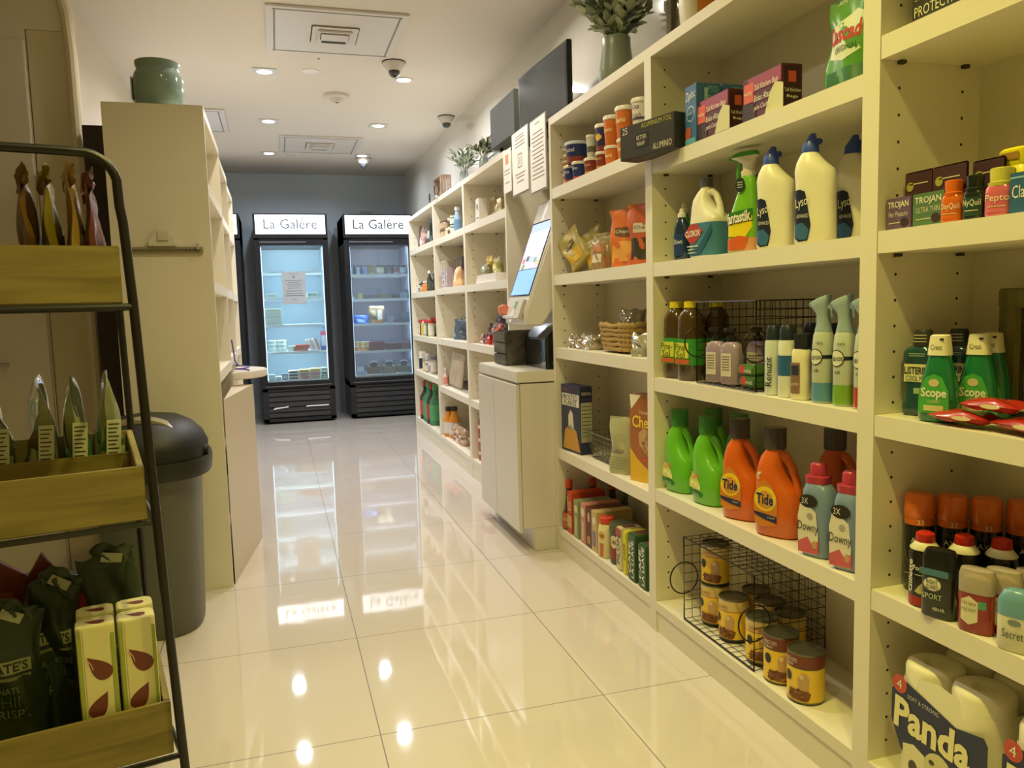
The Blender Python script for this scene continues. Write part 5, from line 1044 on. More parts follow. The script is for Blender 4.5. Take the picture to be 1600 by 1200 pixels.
# ================================================================ CEREAL BAY
Z41, Z42, Z43, Z44, Z45 = 1.5228, 1.1718, .8708, .4458, .1008
CP = 'snack cups'
def stack(lst):
    for k, (y, d, lv, r, h, body, lid, band, words, lb) in enumerate(lst): cup(lb, r, h, body, lid, (XF+d, y, Z41+lv), band=band, words=words, ang=TURN)
NB, OR_, BR, WH = '26346a', 'd9782c', '8a3a1e', 'e9e2c4'
stack([(3.055, .06, 0, .022, .052, 'b0702c', 'd8d0b0', (.3, .55, 'e0d8b8'), (), 'lowest small nut cup stacked at the far end'),
 (3.055, .06, .0525, .022, .052, 'c87a34', 'd8d0b0', (.3, .55, '8a2a1c'), (), 'middle small nut cup stacked at the far end'),
 (3.055, .06, .105, .022, .046, 'a88a44', 'd8d0b0', (.3, .55, 'e0d8b8'), (), 'top small nut cup stacked at the far end'),
 (3.00, .05, 0, .028, .075, NB, WH, (.05, .25, 'b8442c'), (('Flakes', .03, .012, 0, .05, 'e6e0d0'),), 'navy cereal cup, farther of the two under the wide bowl'),
 (2.91, .05, 0, .028, .075, NB, WH, (.05, .25, 'b8442c'), (('Flakes', .03, .012, 0, .05, 'e6e0d0'),), 'navy cereal cup, nearer of the two under the wide bowl'),
 (2.81, .06, 0, .028, .070, BR, WH, (.05, .3, 'c8963a'), (('Crunch', .03, .010, 0, .045, 'e9cc80'),), 'brown cereal cup beside the navy ones'),
 (2.70, .06, 0, .027, .072, BR, WH, (.1, .3, 'c8963a'), (('Raisin', .03, .010, 0, .048, 'e9cc80'),), 'brown cereal cup under the tall purple cup'),
 (2.61, .06, 0, .030, .075, OR_, WH, None, (('Cheerios', .036, .014, 0, .042, 'f0d890'),), 'orange cereal cup on the lower row, far one'),
 (2.50, .06, 0, .032, .078, OR_, WH, None, (('Cheerios', .038, .015, 0, .044, 'f0d890'),), 'orange cereal cup on the lower row, near one'),
 (2.955, .06, .0755, .046, .082, NB, 'd8dce0', (.03, .3, '8a3a2c'), (('Frosted', .05, .016, 0, .05, 'e6e0d0'),), 'wide navy cereal bowl stacked on the two small cups'),
 (2.81, .06, .0705, .018, .085, 'd6d2bc', WH, (.25, .5, '6a6a50'), (), 'slim pale cup stacked beside the wide navy bowl'),
 (2.70, .065, .0725, .031, .098, '3c3060', WH, (.0, .2, '8a3a1e'), (), 'purple cup with a yellow sun, on the upper row'),
 (2.615, .062, .0755, .032, .104, OR_, WH, None, (('Cheerios', .04, .016, 0, .055, 'f0d890'),), 'orange cereal cup on the upper row, far one'),
 (2.505, .062, .0785, .036, .106, OR_, WH, None, (('Cheerios', .048, .019, 0, .06, 'f0d890'),), 'orange cereal cup on the upper row, near one, the largest'),
 (2.40, .07, 0, .032, .085, 'e4ddc8', WH, None, (('CRUNCH', .04, .014, 0, .04, '4a3a50'),), 'white snack cup under the others beside the foil carton'),
 (2.40, .07, .0855, .034, .100, 'e4ddc8', WH, (.3, .38, '5a4a60'), (('Cap', .03, .018, 0, .07, '4a3a50'), ('Crunch', .04, .014, 0, .045, '4a3a50')), 'white snack cup stacked high beside the divider'),
 (2.325, .10, 0, .032, .102, 'e4ddc8', WH, (.2, .6, '9a9484'), (), 'white snack cup at the near end, lower'), (2.325, .10, .1025, .032, .100, 'e4ddc8', WH, (.2, .6, 'c0b8a0'), (), 'white snack cup at the near end, upper')])
for k in range(8):
    pass
t = bpy.data.objects['snack_cup.011']
patch(.03, .03, 0, -.031, .05, 'e8c030', t, pts=[((.016 if i % 2 else .010)*math.cos(2*PI*i/20), (.016 if i % 2 else .010)*math.sin(2*PI*i/20)) for i in range(20)], bend=.031, name='sun_print')
# shelf 2 bags
bags = [(3.02, .060, .12, .15, 'b8a860', 38, 'e0b43a', 'far yellow and clear snack bag slumped on its side'), (2.93, .075, .12, .15, 'a8984e', 25, 'd9a832', 'olive snack bag leaning behind the yellow one'), (2.815, .085, .11, .145, 'a89a52', 16, 'cfc070', 'olive snack bag standing in the middle'), (2.74, .06, .10, .13, '94864a', 12, 'b06a3c', 'short olive and brown snack bag'),
        (2.56, .055, .11, .20, 'd9743a', 6, 'e9a84a', 'tall orange snack bag beside the brown nut pack'), (2.44, .07, .11, .205, 'c8643a', 4, '3c3826', 'tall orange and dark snack bag against the divider')]
for k, (y, d, w, h, c_, tl, pc, lb) in enumerate(bags):
    pouch('snack_bag', lb, 'bag', w, h, .045, c_, (XF+d+.02, y, Z42), FX+R(25 if k < 4 else 35), 'snack bags on the cereal bay shelf', seed=k, tilt=0, seals=c_, flare=.05, wr=.005, prints=[(w*.7, h*.35, 0, h*.28, pc, .52), (w*.5, h*.16, 0, h*.62, 'd8cfa8' if k % 2 else '6a4a24', .50)], words=[('Chips', w*.45, h*.07, 0, h*.62, 'f0e6c8' if k % 2 == 0 else '5a3a1c', .56)]).rotation_euler[1] = R(-tl if k < 2 else tl*.0)
bpy.data.objects['snack_bag'].location += Vector((0, -.055, .040)); bpy.data.objects['snack_bag.001'].location += Vector((.035, -.03, .028))
pouch('nut_pack', 'small brown and white nut pack in front of the orange bag', 'bag', .06, .10, .03, 'a8845c', (XF+.022, 2.665, Z42), FX+R(30), None, seed=31, prints=[(.04, .03, 0, .04, 'e4dcc8', .52), (.04, .02, 0, .075, 'c87a3a', .48)])
# shelf 3 candy bags and rope basket
cb_ = [(3.02, .05, 'a89478', 'dark wrapped sweets bag at the far end'), (2.935, .05, 'b89878', 'pinkish wrapped sweets bag, second from the far end'), (2.855, .05, 'b8a888', 'pale wrapped sweets bag touching the rope basket'), (2.385, .035, 'b8b498', 'clear wrapped sweets bag right of the rope basket'), (2.285, .05, 'b0a88c', 'clear wrapped sweets bag against the near divider')]
for k, (y, d, c_, lb) in enumerate(cb_):
    t = pouch('sweets_bag', lb, 'bag', .075, .058 if k < 3 else .075, .06, c_, (XF+d+.02, y, Z43), FX+R(30), 'wrapped sweets bags', seed=40+k, wr=.007, m=glass(c_, .25, .12))
    rd = random.Random(k)
    for q in range(8): G().lathe([(0, .004), (.004, .009), (.012, .009), (.016, .004)], 10).build('sweet', mat(rd.choice(['6a3a24', '8a5a3c', '9c8a6c', '4a3828']), .4), t, (rd.uniform(-.024, .024), rd.uniform(-.012, .012), rd.uniform(.001, .022)))
t = thing('rope_basket', 'chunky woven rope basket in the middle of the shelf', 'basket', (XF+.105, 2.60, Z43+.007), FX)
for k in range(6):
    pth = []; z = .009+k*.0165; L_, W_ = .115+.003*k, .055+.002*k
    for i in range(64):
        a = 2*PI*i/64; ca, sa = math.cos(a), math.sin(a); p_ = 5
        pth.append((L_*math.copysign(abs(ca)**(2/p_), ca), W_*math.copysign(abs(sa)**(2/p_), sa), z+.0035*math.sin(i*1.9+k*1.5)))
    G().tube(pth, [.0095+.002*math.sin(i*1.9) for i in range(64)], 8, True).build('rope_coil', mat('b09050', .8, bump=.5, bscale=400), t, smooth=60)
G().box(-.11, .11, -.05, .05, 0, .004).build('basket_floor', mat('9a7c40', .8), t)
t = pouch('clear_snack_pouch', 'clear pouch of brown snacks standing in the rope basket', 'bag', .13, .12, .05, '8c8660', (XF+.10, 2.555, Z43+.036), FX+R(20), None, seed=55, wr=.008, m=glass('b0a880', .4, .08), prints=[(.07, .05, 0, .03, '6a4a20', .15)])
pouch('clear_snack_pouch', 'dark topped pouch lying in the rope basket', 'bag', .075, .085, .04, '5c5434', (XF+.12, 2.645, Z43+.036), FX+R(20), None, seed=56, wr=.006, prints=[(.05, .03, 0, .04, '8a8258', .5)])
# shelf 4
t = carton('cereal_box', 'navy cereal box standing at the far end beside the wire basket', 'cereal box', .17, .055, .275, '2e3050', (XF+.045, 3.055-.0, Z44), FX+R(90-10), None)
t.location = (XF+.048, 2.985, Z44); t.rotation_euler[2] = FX+R(6)
for it in (('p', .15, .05, .0, .215, 'e6e0cc'), ('p', .16, .11, 0, .06, 'c8923a', [(-.07, -.05), (.08, -.05), (.05, .03), (0, .055), (-.05, .03)]), ('p', .05, .08, 0, .13, 'd8d0b8', [(-.02, -.04), (.03, -.04), (.02, .03), (0, .045), (-.02, .02)])):
    patch(it[1], it[2], it[3], -.0279, it[4], it[5], t, pts=it[6] if len(it) > 6 else None)
text('FROSTED', .13, .022, 0, -.0288, .226, '2e3050', t); text('FLAKES', .11, .020, 0, -.0288, .203, '2e3050', t); text("Kellogg's", .05, .014, -.04, -.0288, .255, 'b8443c', t)
for k, (w_, h_, x_, z_, c_) in enumerate([(.050, .16, .0, .13, 'a8a684'), (.046, .03, 0, .245, '1c1e34')]): patch(w_, h_, x_, .085, z_, c_, t, 'side')
for k in range(9): patch(.040, .0022, 0, .0856, .195-.015*k, '4c4a3c', t, 'side', name='printed_line')
text('FROSTED FLAKES', .042, .012, 0, .0858, .246, 'e6e0cc', t, 'side')
tb = wire_basket('wire_basket', 'grey galvanised wire basket between the cereal boxes', (XF+.115, 2.745, Z44+.003), .24, .15, .10, PI/2, 0, handles=False, group=None, cell=.017, mcol='6a6a5c', taper=.22)
if 'group' in tb: del tb['group']
t = pouch('coffee_bag', 'cream matte bag standing in front of the wire basket', 'bag', .095, .20, .05, 'b6b38c', (XF+.045, 2.535, Z44), FX+R(35), None, seed=71, wr=.003, flare=.02, seals='a8a57e', prints=[(.075, .002, 0, .075, '7a7858', .54), (.05, .07, 0, .11, 'a9a680', .50, disc_pts(.026, .034))], words=[('Cubita', .05, .016, -.006, .085, '6c6a48', .55)])
for k in range(5): q = patch(.07, .0016, 0, -.0272, .06-.010*k, '84825f', t, name='printed_line')
t = carton('cereal_box', 'large brown and yellow oat cereal box against the near divider', 'cereal box', .19, .06, .295, 'a8663c', (XF+.085, 2.345, Z44), FX+R(20), None, fronts=[('p', .19, .11, 0, .056, 'e3b42c', [(-.095, -.056), (.095, -.056), (.095, .03), (.03, .0), (-.0, -.02), (-.06, .02), (-.095, .055)]), ('p', .05, .05, -.070, .270, 'efe8d0', [(-.025, .025), (.028, .025), (-.018, -.025)]), ('p', .12, .11, .0, .135, 'c8a070', [(0, -.055), (.05, -.01), (.055, .03), (.03, .05), (.0, .035), (-.03, .05), (-.055, .03), (-.05, -.01)]),
   ('t', 'Honey Nut', .08, .018, -.01, .236, 'e8d8a8'), ('t', 'Cheerios', .165, .042, .0, .205, 'f0d040'), ('t', 'HAPPY HEART', .10, .012, 0, .075, 'e86a4a')])
rd = random.Random(5)
for k in range(26):
    a = rd.uniform(0, 6.28); q = rd.uniform(0, 1)**.5*.042
    G().tube([(q*math.cos(a)+.005*math.cos(b_), -.0318, .142+q*math.sin(a)+.005*math.sin(b_)) for b_ in [2*PI*i/10 for i in range(10)]], .0012, 4, True).build('oat_ring_print', mat('8a5a2c', .5), t)
# shelf 5
def syrup(d, y, lb, h=.215, cap='b8401c', body='4a2010', lab='b0603c'):
    r = .030
    t = lofted('sauce_bottle', lb, 'bottle', [('bottle_body', [S(0, r*.94, r*.8, 0, 2.6), S(.005, r, r*.85, 0, 2.6), S(h*.30, r, r*.85, 0, 2.4), S(h*.42, r*.72, r*.65), S(h*.50, r*.66, r*.6), S(h*.62, r*.52, r*.5), S(h*.84, r*.42, r*.42)], mat(body, .12, coat=.6), 24, 60), ('cap', [S(h*.83, r*.52, r*.52), S(h*.97, r*.50, r*.50), S(h, r*.36, r*.36)], mat(cap, .3), 20)], (XF+d, y, Z45), group='sauce bottles')
    patch(r*1.5, h*.3, 0, -r*.87, h*.20, lab, t, bend=(r, r*.85, 2.5), name='label'); text('Syrup', r*1.2, h*.09, 0, -r*.88, h*.22, 'e9d0a8', t, bend=(r, r*.85, 2.5))
    return t
syrup(.035, 3.058, 'brown syrup bottle with a red cap, in front at the far end'); syrup(.14, 3.05, 'brown syrup bottle with a red cap, second from the front'); syrup(.195, 2.97, 'brown syrup bottle with a red cap, rearmost')
syrup(.19, 2.84, 'green glass sauce bottle at the back of the bottom shelf', .215, '4a5a34', '3c4c24', '5a6a3a')
boxes5 = [(2.998, .055, .10, .175, 'c84a28', 'tall red and cream cracker box, far one', (('p', .048, .05, 0, .05, 'd0b070'), ('t', 'Rice', .040, .06, 0, .125, 'e9d8a8', dict(ang=.15)))), (2.925, .055, .05, .155, '8a9a6c', 'slim green and cream box next to the red one', (('p', .04, .04, 0, .12, 'dcd6b0', disc_pts(.016)), ('p', .02, .08, 0, .05, 'c8c498'))),
 (2.85, .055, .055, .160, 'c88a78', 'slim pink box next to the green one', (('p', .04, .04, 0, .125, 'e4d8c0', disc_pts(.018)), ('p', .022, .08, 0, .05, 'd8b8a0'))), (2.788, .06, .052, .158, '5c2c18', 'dark brown slim box next to the pink one', (('p', .03, .05, 0, .12, 'c8a880', disc_pts(.012, .02)), ('p', .03, .03, 0, .03, 'b8905c'))), (2.735, .06, .045, .158, 'c8b070', 'tan slim box beside the red capped jar', (('p', .03, .03, 0, .12, 'e4e0cc', disc_pts(.014)), ('p', .03, .06, 0, .05, '8a7a90')))]
for y, d, w, h, c_, lb, fr in boxes5: carton('food_box', lb, 'box', .052, .15, h, c_, (XF+.013+.075, y, Z45), FX, 'slim food boxes on the bottom shelf', fronts=fr, tops=[('p', .04, .10, 0, 0, c_)])
for k, (x_, y_, c_) in enumerate(((.16, 2.995, 'b8442a'), (.17, 2.60, '5c3a24'))): pass
t = lofted('creamer_jar', 'cream and orange jar with a red lid on the bottom shelf', 'jar', [('jar_body', [S(0, .030, .030, 0, 2.8), S(.004, .033, .033, 0, 2.8), S(.10, .032, .032, 0, 2.8), S(.125, .028, .028, 0, 2.6), S(.130, .024, .024)], mat('e6d8a0', .3), 28), ('lid', [S(.129, .030, .030), S(.150, .029, .029), S(.152, .026, .026)], mat('cf4428', .3), 24)], (XF+.040, 2.668, Z45))
patch(.04, .05, 0, -.0335, .030, 'c8703a', t, bend=.034, name='label'); patch(.03, .03, 0, -.0335, .085, 'e0a84a', t, bend=.034, pts=disc_pts(.015), name='label_disc'); text('mate', .03, .014, 0, -.0345, .085, '8a3a1c', t, bend=.034)
for k, (y, d) in enumerate(((2.582, .062), (2.40, .152))):
    t = lofted('coffee_canister', ['dark canister with a wide lid behind the red coffee box', 'dark green canister at the back, near end'][k], 'canister', [('canister_body', [S(0, .042, .042), S(.004, .045, .045), S(.112, .045, .045)], mat('46432a', .35), 32), ('lid', [S(.112, .048, .048), S(.145, .048, .048), S(.150, .044, .044), S(.151, .02, .02)], mat('54553a', .35), 32)], (XF+d, y, Z45), group='dark canisters with wide lids')
    patch(.05, .07, 0, -.0455, .055, '8a3a24', t, bend=.046, name='label'); patch(.04, .04, 0, -.046, .085, 'd8cca0', t, bend=.046, pts=disc_pts(.02, .024), name='label_disc'); text('Coffee', .03, .014, 0, -.047, .085, '3a2a1c', t, bend=.047)
def brick(y, col, lb, txts, d=.055, w=.052, tc='f0ecd8', h=.155, top='6a3020'):
    t = carton('coffee_brick', lb, 'coffee', w, .085, h, col, (XF+d, y, Z45), FX, 'vacuum packed coffee bricks', bevel=.004)
    for s_, w_, h_, x_, z_, c_ in txts: text(s_, w_, h_, x_, -.0432, z_, c_, t, ang=PI/2)
    patch(.03, .05, 0, h, 0, top, t, 'top', name='top_print')
    return t
brick(2.508, 'd8cfa8', 'cream and red coffee brick with black lettering', [('PILON', .10, .024, 0, .075, '3a1c14')], w=.044)
patch(.044, .03, 0, -.0428, .138, 'a8442c', bpy.data.objects['coffee_brick'], name='red_band')
brick(2.458, 'd9cf24', 'bright yellow coffee brick', [('CAFE', .06, .012, 0, .08, '5c5418')], w=.03, top='c8c030')
brick(2.390, '3a5a34', 'dark green coffee brick, far one of two', [('CAFE', .11, .018, -.012, .08, 'f0ecd8'), ('LA LLAVE', .13, .018, .010, .078, 'f0ecd8')], w=.060, h=.165, d=.05); brick(2.310, '3a5a34', 'dark green coffee brick against the divider', [('CAFE', .10, .018, -.012, .08, 'f0ecd8'), ('LA LLAVE', .13, .018, .010, .078, 'f0ecd8')], w=.060, h=.150, d=.05)
# ================================================================ FAR BAYS
def small(name, label, cat, parts, d, y, z, rz=0, group=None):
    t = thing(name, label, cat, (XF+d, y, z), FX+rz, group)
    for p in parts: p[1].build(p[0], p[2], t, smooth=45)
    return t
def sbottle(lb, d, y, z, r, h, body, cap, group, band=None, name='bottle', cat='bottle', neck=.45):
    ps = [('bottle_body', G().lathe([(0, r*.93), (.003, r), (h*.58, r), (h*.74, r*neck), (h*.88, r*neck)], 16), mat(body, .2, coat=.5)), ('cap', G().lathe([(h*.86, r*neck*1.2), (h*.99, r*neck*1.15), (h, r*neck)], 14), mat(cap, .35))]
    if band: ps.append(('label', G().lathe([(h*.12, r+.0006), (h*.5, r+.0006)], 16, caps=False), mat(band, .4)))
    return small(name, lb, cat, ps, d, y, z, group=group)
def sjar(lb, d, y, z, r, h, body, lid, group, band=None):
    ps = [('jar_body', G().lathe([(0, r*.93), (.003, r), (h*.76, r), (h*.82, r*.9)], 16), mat(body, .25, coat=.4)), ('lid', G().lathe([(h*.81, r*1.0), (h*.98, r*.98), (h, r*.9)], 16), mat(lid, .35))]
    if band: ps.append(('label', G().lathe([(h*.12, r+.0006), (h*.66, r+.0006)], 16, caps=False), mat(band, .4)))
    return small('spice_jar', lb, 'jar', ps, d, y, z, group=group)
def sbox(lb, d, y, z, w, dp, h, col, group=None, face=None, rz=0, name='food_box', pic=None, cat='box'):
    t = small(name, lb, cat, [('carton', G().box(-w/2, w/2, -dp/2, dp/2, 0, h), mat(col, .45))], d, y, z, rz, group)
    if face: patch(w*.86, h*.5, 0, -dp/2, h*.62, face, t)
    if pic: patch(w*.5, h*.22, 0, -dp/2-.0006, h*.66, pic, t, pts=disc_pts(min(w, h)*.24), name='round_print'); patch(w*.7, h*.06, 0, -dp/2-.0006, h*.2, pic, t, name='printed_line')
    return t
def sbag(lb, d, y, z, w, h, th, col, group=None, seed=0, rz=0, tilt=0, pr=None, name='snack_bag', cat='bag', m=None):
    t = pouch(name, lb, cat, w, h, th, col, (XF+d, y, z), FX+rz, group, seed=seed, wr=.005, prints=[(w*.6, h*.3, 0, h*.4, pr)] if pr else (), m=m)
    if tilt: t.rotation_euler[1] = tilt
    return t
ZA = {3: (1.5308, 1.1828, .8308, .4868, .1208), 2: (1.5308, 1.1848, .8308, .4868, .1208), 1: (1.5358, 1.1788, .8258, .5308, .1208)}
# nearest far bay
z = ZA[3]
sbag('pale foil pack leaning left of the white boxed mix', .07, 4.57, z[0], .07, .11, .03, 'd8d2c4', seed=61, rz=.3)
sbox('white tea box with a round emblem on the top shelf beyond the kiosk', .055, 4.45, z[0], .075, .05, .135, 'e4ddd0', 'boxed mixes', pic='8a8478'); sbox('brown boxed mix behind the white emblem box', .13, 4.36, z[0], .10, .07, .13, 'b09a6c', 'boxed mixes', face='8c7444')
sbag('small tan pouch at the near end of the top shelf beyond the kiosk', .06, 4.10, z[0], .07, .09, .03, 'c8b890', seed=62, pr='8a9a5a'); sbottle('slim dark bottle at the near end of that top shelf', .12, 4.02, z[0], .018, .16, '3a2c24', '2a2220', 'slim bottles', band='b8b0a0')
for k in range(3): sbox(['lowest of three flat white trays', 'middle of three flat white trays', 'topmost of three flat white trays'][k], .10, 4.30-.01*k, z[1]+.0155*k, .44-.02*k, .15, .015, 'e9e2d4', 'stacked flat trays', name='flat_tray', cat='tray')
sbag('bright yellow crumpled bag on the flat trays', .09, 4.42, z[1]+.047, .12, .11, .05, 'd9b82c', 'bags on the flat trays', seed=63, pr='e8cc50'); sbag('grey green bag slumped before the yellow one', .05, 4.37, z[1]+.047, .12, .06, .045, '8c8c6c', 'bags on the flat trays', seed=64, pr='b8b48c'); sbag('pale green bag at the near end of the trays', .07, 4.19, z[1]+.047, .11, .09, .05, 'a8a05c', 'bags on the flat trays', seed=65, pr='c8c078')
rd = random.Random(8)
pile = [(4.56, .05, 0, 'b89a84', 'tan bag at the far foot of the dark bag pile'), (4.49, .06, .0, '5c4c5c', 'purple grey bag in the pile'), (4.40, .05, 0, 'c8442c', 'red bag at the foot of the pile'), (4.30, .06, 0, 'a8341f', 'deep red bag low in the pile'), (4.21, .06, 0, '3c3440', 'dark bag at the near foot of the pile'),
        (4.48, .08, .060, '6c6258', 'grey bag upon the purple one'), (4.38, .08, .060, '8a8078', 'silver bag on top of the pile'), (4.28, .08, .062, 'b0402c', 'red bag high in the pile'), (4.18, .09, .062, '40343c', 'dark bag high at the near end of the pile'), (4.33, .10, .118, '4c4048', 'dark bag crowning the pile')]
for k, (y, d, dz, c_, lb) in enumerate(pile): sbag(lb, d+.02, y, z[2]+dz, .092, .060, .045, c_, 'bags piled on the middle shelf', seed=70+k, rz=rd.uniform(-.4, .4), pr=rd.choice(['d8d0c0', 'e07a5c', '2c2630']))
for k in range(2): sbag(['pink white bag peeping over the cabinet, far one', 'pink white bag peeping over the cabinet, near one'][k], .06, 4.50-.11*k, z[3], .09, .07, .04, 'd9a08c', 'pink bags behind the cabinet', seed=85+k, pr='f0e8dc')
for k in range(3): can(['lowest of the red and white cans behind the cabinet', 'middle of the red and white cans behind the cabinet', 'topmost of the red and white cans behind the cabinet'][k], .036, .08, 'b8483c', (XF+.06, 4.575, z[4]+.0805*k), 'red and white cans', bands=[(.035, .055, 'e4dcd0')], name='food_can')
for k in range(3): can(['lowest of the nearer red cans by the cabinet', 'middle of the nearer red cans by the cabinet', 'topmost of the nearer red cans by the cabinet'][k], .036, .08, 'b04038', (XF+.06, 4.485, z[4]+.0805*k), 'red and white cans', bands=[(.03, .06, 'ded6ca')], name='food_can')
# middle far bay
z = ZA[2]
for k, (y, c_, lc, b_) in enumerate(((5.50, 'a88a5c', '6c5a44', 'c8b48c'), (5.44, '8c7450', '6c5a44', 'b8a07c'), (5.38, 'b89a6c', 'e0d8c8', 'd8c8a4'), (5.315, '9c8c6c', 'e0d8c8', '5c4c3c'), (5.25, 'd8ccb4', 'e0d8c8', '3c3430'))):
    for j in range(2 if k != 2 else 1):
        sjar('%s spice jar, %s in the row on the top middle shelf%s' % (['tan', 'brown', 'honey', 'dark labelled', 'checkered'][k], ['farthest', 'second', 'third', 'fourth', 'fifth'][k], ', stacked on top' if j else ''), .05+.005*k, y, z[0]+.0615*j, .026, .061, c_, lc, 'spice jars on the top middle shelf', band=b_)
for j in range(2): sjar('green canned jar near the blue bottle, %s of two' % ['lower', 'upper'][j], .055, 5.17, z[0]+.0615*j, .030, .061, '3c6a4c', 'c8c8b4', 'green jars', band='d8dcc8')
sbottle('tall pale blue bottle beside the near divider of the top middle shelf', .05, 5.05, z[0], .026, .165, '9cb8cc', 'd8e0e8', 'tall bottles', band='6c94b8', neck=.6)
for j, (yy, zz, ww, hh, c_, pc) in enumerate(((5.55, 0, .07, .09, 'c8a890', 'b88a78'), (5.44, 0, .10, .062, 'd8cfc8', '3c3440'), (5.44, .0625, .10, .060, 'cfc6c4', '4c3c50'), (5.44, .123, .12, .066, 'c0b89c', '9c9078'), (5.33, .0, .055, .14, 'b8a0a0', 'd8ccc8'))):
    sbox(['tan box at the far end of the second middle shelf', 'lowest noodle cup box in the stack of three', 'middle noodle cup box in the stack of three', 'tan box topping the stack of three', 'pinkish slim box beside the stack of three'][j], .06, yy-.01, z[1]+zz, ww, .08, hh, c_, 'packed boxes', pic=pc)
sbox('dark boxed mix behind the bread pack', .13, 5.20, z[1], .13, .08, .20, '4c443c', 'packed boxes', face='6c6258'); sbag('plump bread pack with orange print beside the near divider', .06, 5.10, z[1], .11, .13, .08, 'd8b080', seed=90, pr='e4d8a8', name='bread_pack')
t = pouch('tote_bag', 'dark slate bag with a loop handle on the middle shelf', 'bag', .19, .14, .06, '4a5866', (XF+.09, 5.22, z[2]), FX+.3, None, seed=91, wr=.008, pin=.3, prints=[(.03, .02, -.05, .03, '8c98a4')])
G().tube([(.03+.022*math.cos(a), 0, .135+.024*math.sin(a)) for a in [2*PI*i/20 for i in range(20)]], .0035, 6, True).build('loop_handle', mat('6c6e5c', .5), t)
for k in range(3):
    t = pouch('beige_pouch', ['beige pouch leaning farthest on the fourth middle shelf', 'beige pouch leaning in the middle of three', 'beige pouch leaning nearest of three'][k], 'pouch', .085, .23, .035, 'c8b8a0', (XF+.07, 5.47-.11*k, z[3]+.022), FX+.2, 'leaning beige pouches', seed=95+k, wr=.004, pin=.1)
    t.rotation_euler[1] = R(16)
sbottle('pink white slim bottle at the far end of the fourth middle shelf', .04, 5.555, z[3], .02, .13, 'e4c8c0', 'f0e4dc', 'slim bottles', band='d88a78')
sbox('dark tray behind the beige pouches', .15, 5.25, z[3], .22, .07, .05, '3a302c', None, name='dark_tray', cat='tray')
for k, (y, d) in enumerate(((5.545, .05), (5.46, .07))):
    t = sbottle(['orange juice bottle farthest on the bottom middle shelf', 'orange juice bottle with a dark cap in front'][k], d, y, z[4], .042, .225 if k else .215, 'd98a24', '2a241c', 'orange juice bottles', band='d8d0c4', neck=.5, name='juice_bottle')
for k, (y, zz) in enumerate(((5.33, 0), (5.22, 0), (5.11, 0), (5.34, .058), (5.23, .058), (5.12, .058))): sbag('%s noodle pack on the %s layer beside the juice' % (['far', 'middle', 'near'][k % 3], ['lower', 'upper'][k//3]), .06, y, z[4]+zz, .095, .056, .06, 'c8a88c', 'noodle packs beside the juice', seed=100+k, pr=['a8544c', 'd8d0c0', '8c5a48'][k % 3], name='noodle_pack')
# farthest bay
z = ZA[1]
for k, (y, c_, h_, pc) in enumerate(((6.50, '5c4c44', .19, '7c6c60'), (6.40, 'c8a094', .17, 'e4d8d0'), (6.30, 'b88a7c', .15, 'd8c0b4'), (6.20, '6c4c3c', .17, 'a88c78'), (6.09, '3c443c', .20, 'a8b4a0'))): sbag(['dark brown pouch farthest on the top far shelf', 'pink and white pouch on the top far shelf', 'dusty pink pouch on the top far shelf', 'brown pouch on the top far shelf', 'dark green pouch nearest the divider on the top far shelf'][k], .07, y, z[0], .085, h_, .05, c_, 'pouches on the top far shelf', seed=110+k, pr=pc)
for k, (y, d, r, h, c_, cc, b_) in enumerate(((6.52, .05, .020, .075, 'c8c0b0', '2c3028', '8c8878'), (6.46, .06, .022, .085, '4c5444', '2c3028', 'c8ccc0'), (6.39, .05, .02, .06, 'd8d0b8', 'e8e4d8', 'a8a080'), (6.33, .10, .022, .13, '3c4840', 'd8d8c8', '8c9484'), (6.26, .12, .024, .14, '343c38', '2c302c', '9ca090'), (6.17, .12, .028, .21, '1f2a20', '1c241c', '2c3a2c'),
     (6.30, .045, .022, .085, 'd97a2c', 'f0ece0', 'e08a3c'), (6.235, .045, .022, .085, 'd97a2c', 'f0ece0', 'e08a3c'), (6.17, .045, .022, .085, 'd9822c', 'f0ece0', 'e08a3c'), (6.10, .05, .022, .16, '2a342a', 'e8e8e0', '4c544c'))):
    sbottle(['small dark capped bottle at the far end, second far shelf', 'dark olive sauce bottle, second far shelf', 'tiny cream bottle, second far shelf', 'medium dark bottle behind the orange ones', 'medium black bottle behind the orange ones', 'tallest dark green bottle, second far shelf', 'farthest small orange bottle', 'middle small orange bottle', 'nearest small orange bottle', 'black bottle with a white cap beside the divider'][k], d, y, z[1], r, h, c_, cc, 'sauce bottles on the second far shelf', band=b_)
for k in range(8):
    y = 6.53-.06*k; c_ = ['c8b890', '3c302c', 'd8cfa8', 'c9a83c', 'b0b490', '8c9c70', '3c342c', 'd0c8a0'][k]; h_ = .13 if k not in (3,) else .12
    sjar('%s red lidded spice jar, number %s from the far end' % (['pale', 'dark', 'cream', 'yellow', 'sage', 'green', 'black', 'ivory'][k], ['one', 'two', 'three', 'four', 'five', 'six', 'seven', 'eight'][k]), .05, y, z[2], .026, h_, c_, 'b02c24' if k != 3 else 'e4d8a8', 'red lidded spice jars', band=['e8e0c0', '3a3834', 'd8c050', 'e0c040', 'd8dcc8', 'c8ccb0', '4c443c', 'e0dcc4'][k])
for k in range(2): sjar('red lidded jar in the back row, %s' % ['far', 'near'][k], .12, 6.36-.12*k, z[2], .028, .15, '7a2c24', 'b02c24', 'red lidded spice jars', band='c8b8a0')
t = sjar('big white tub with a navy label at the far end', .055, 6.50, z[3], .042, .16, 'e4e0d4', 'e4dcc8', 'tubs and small jars', band='20263c')
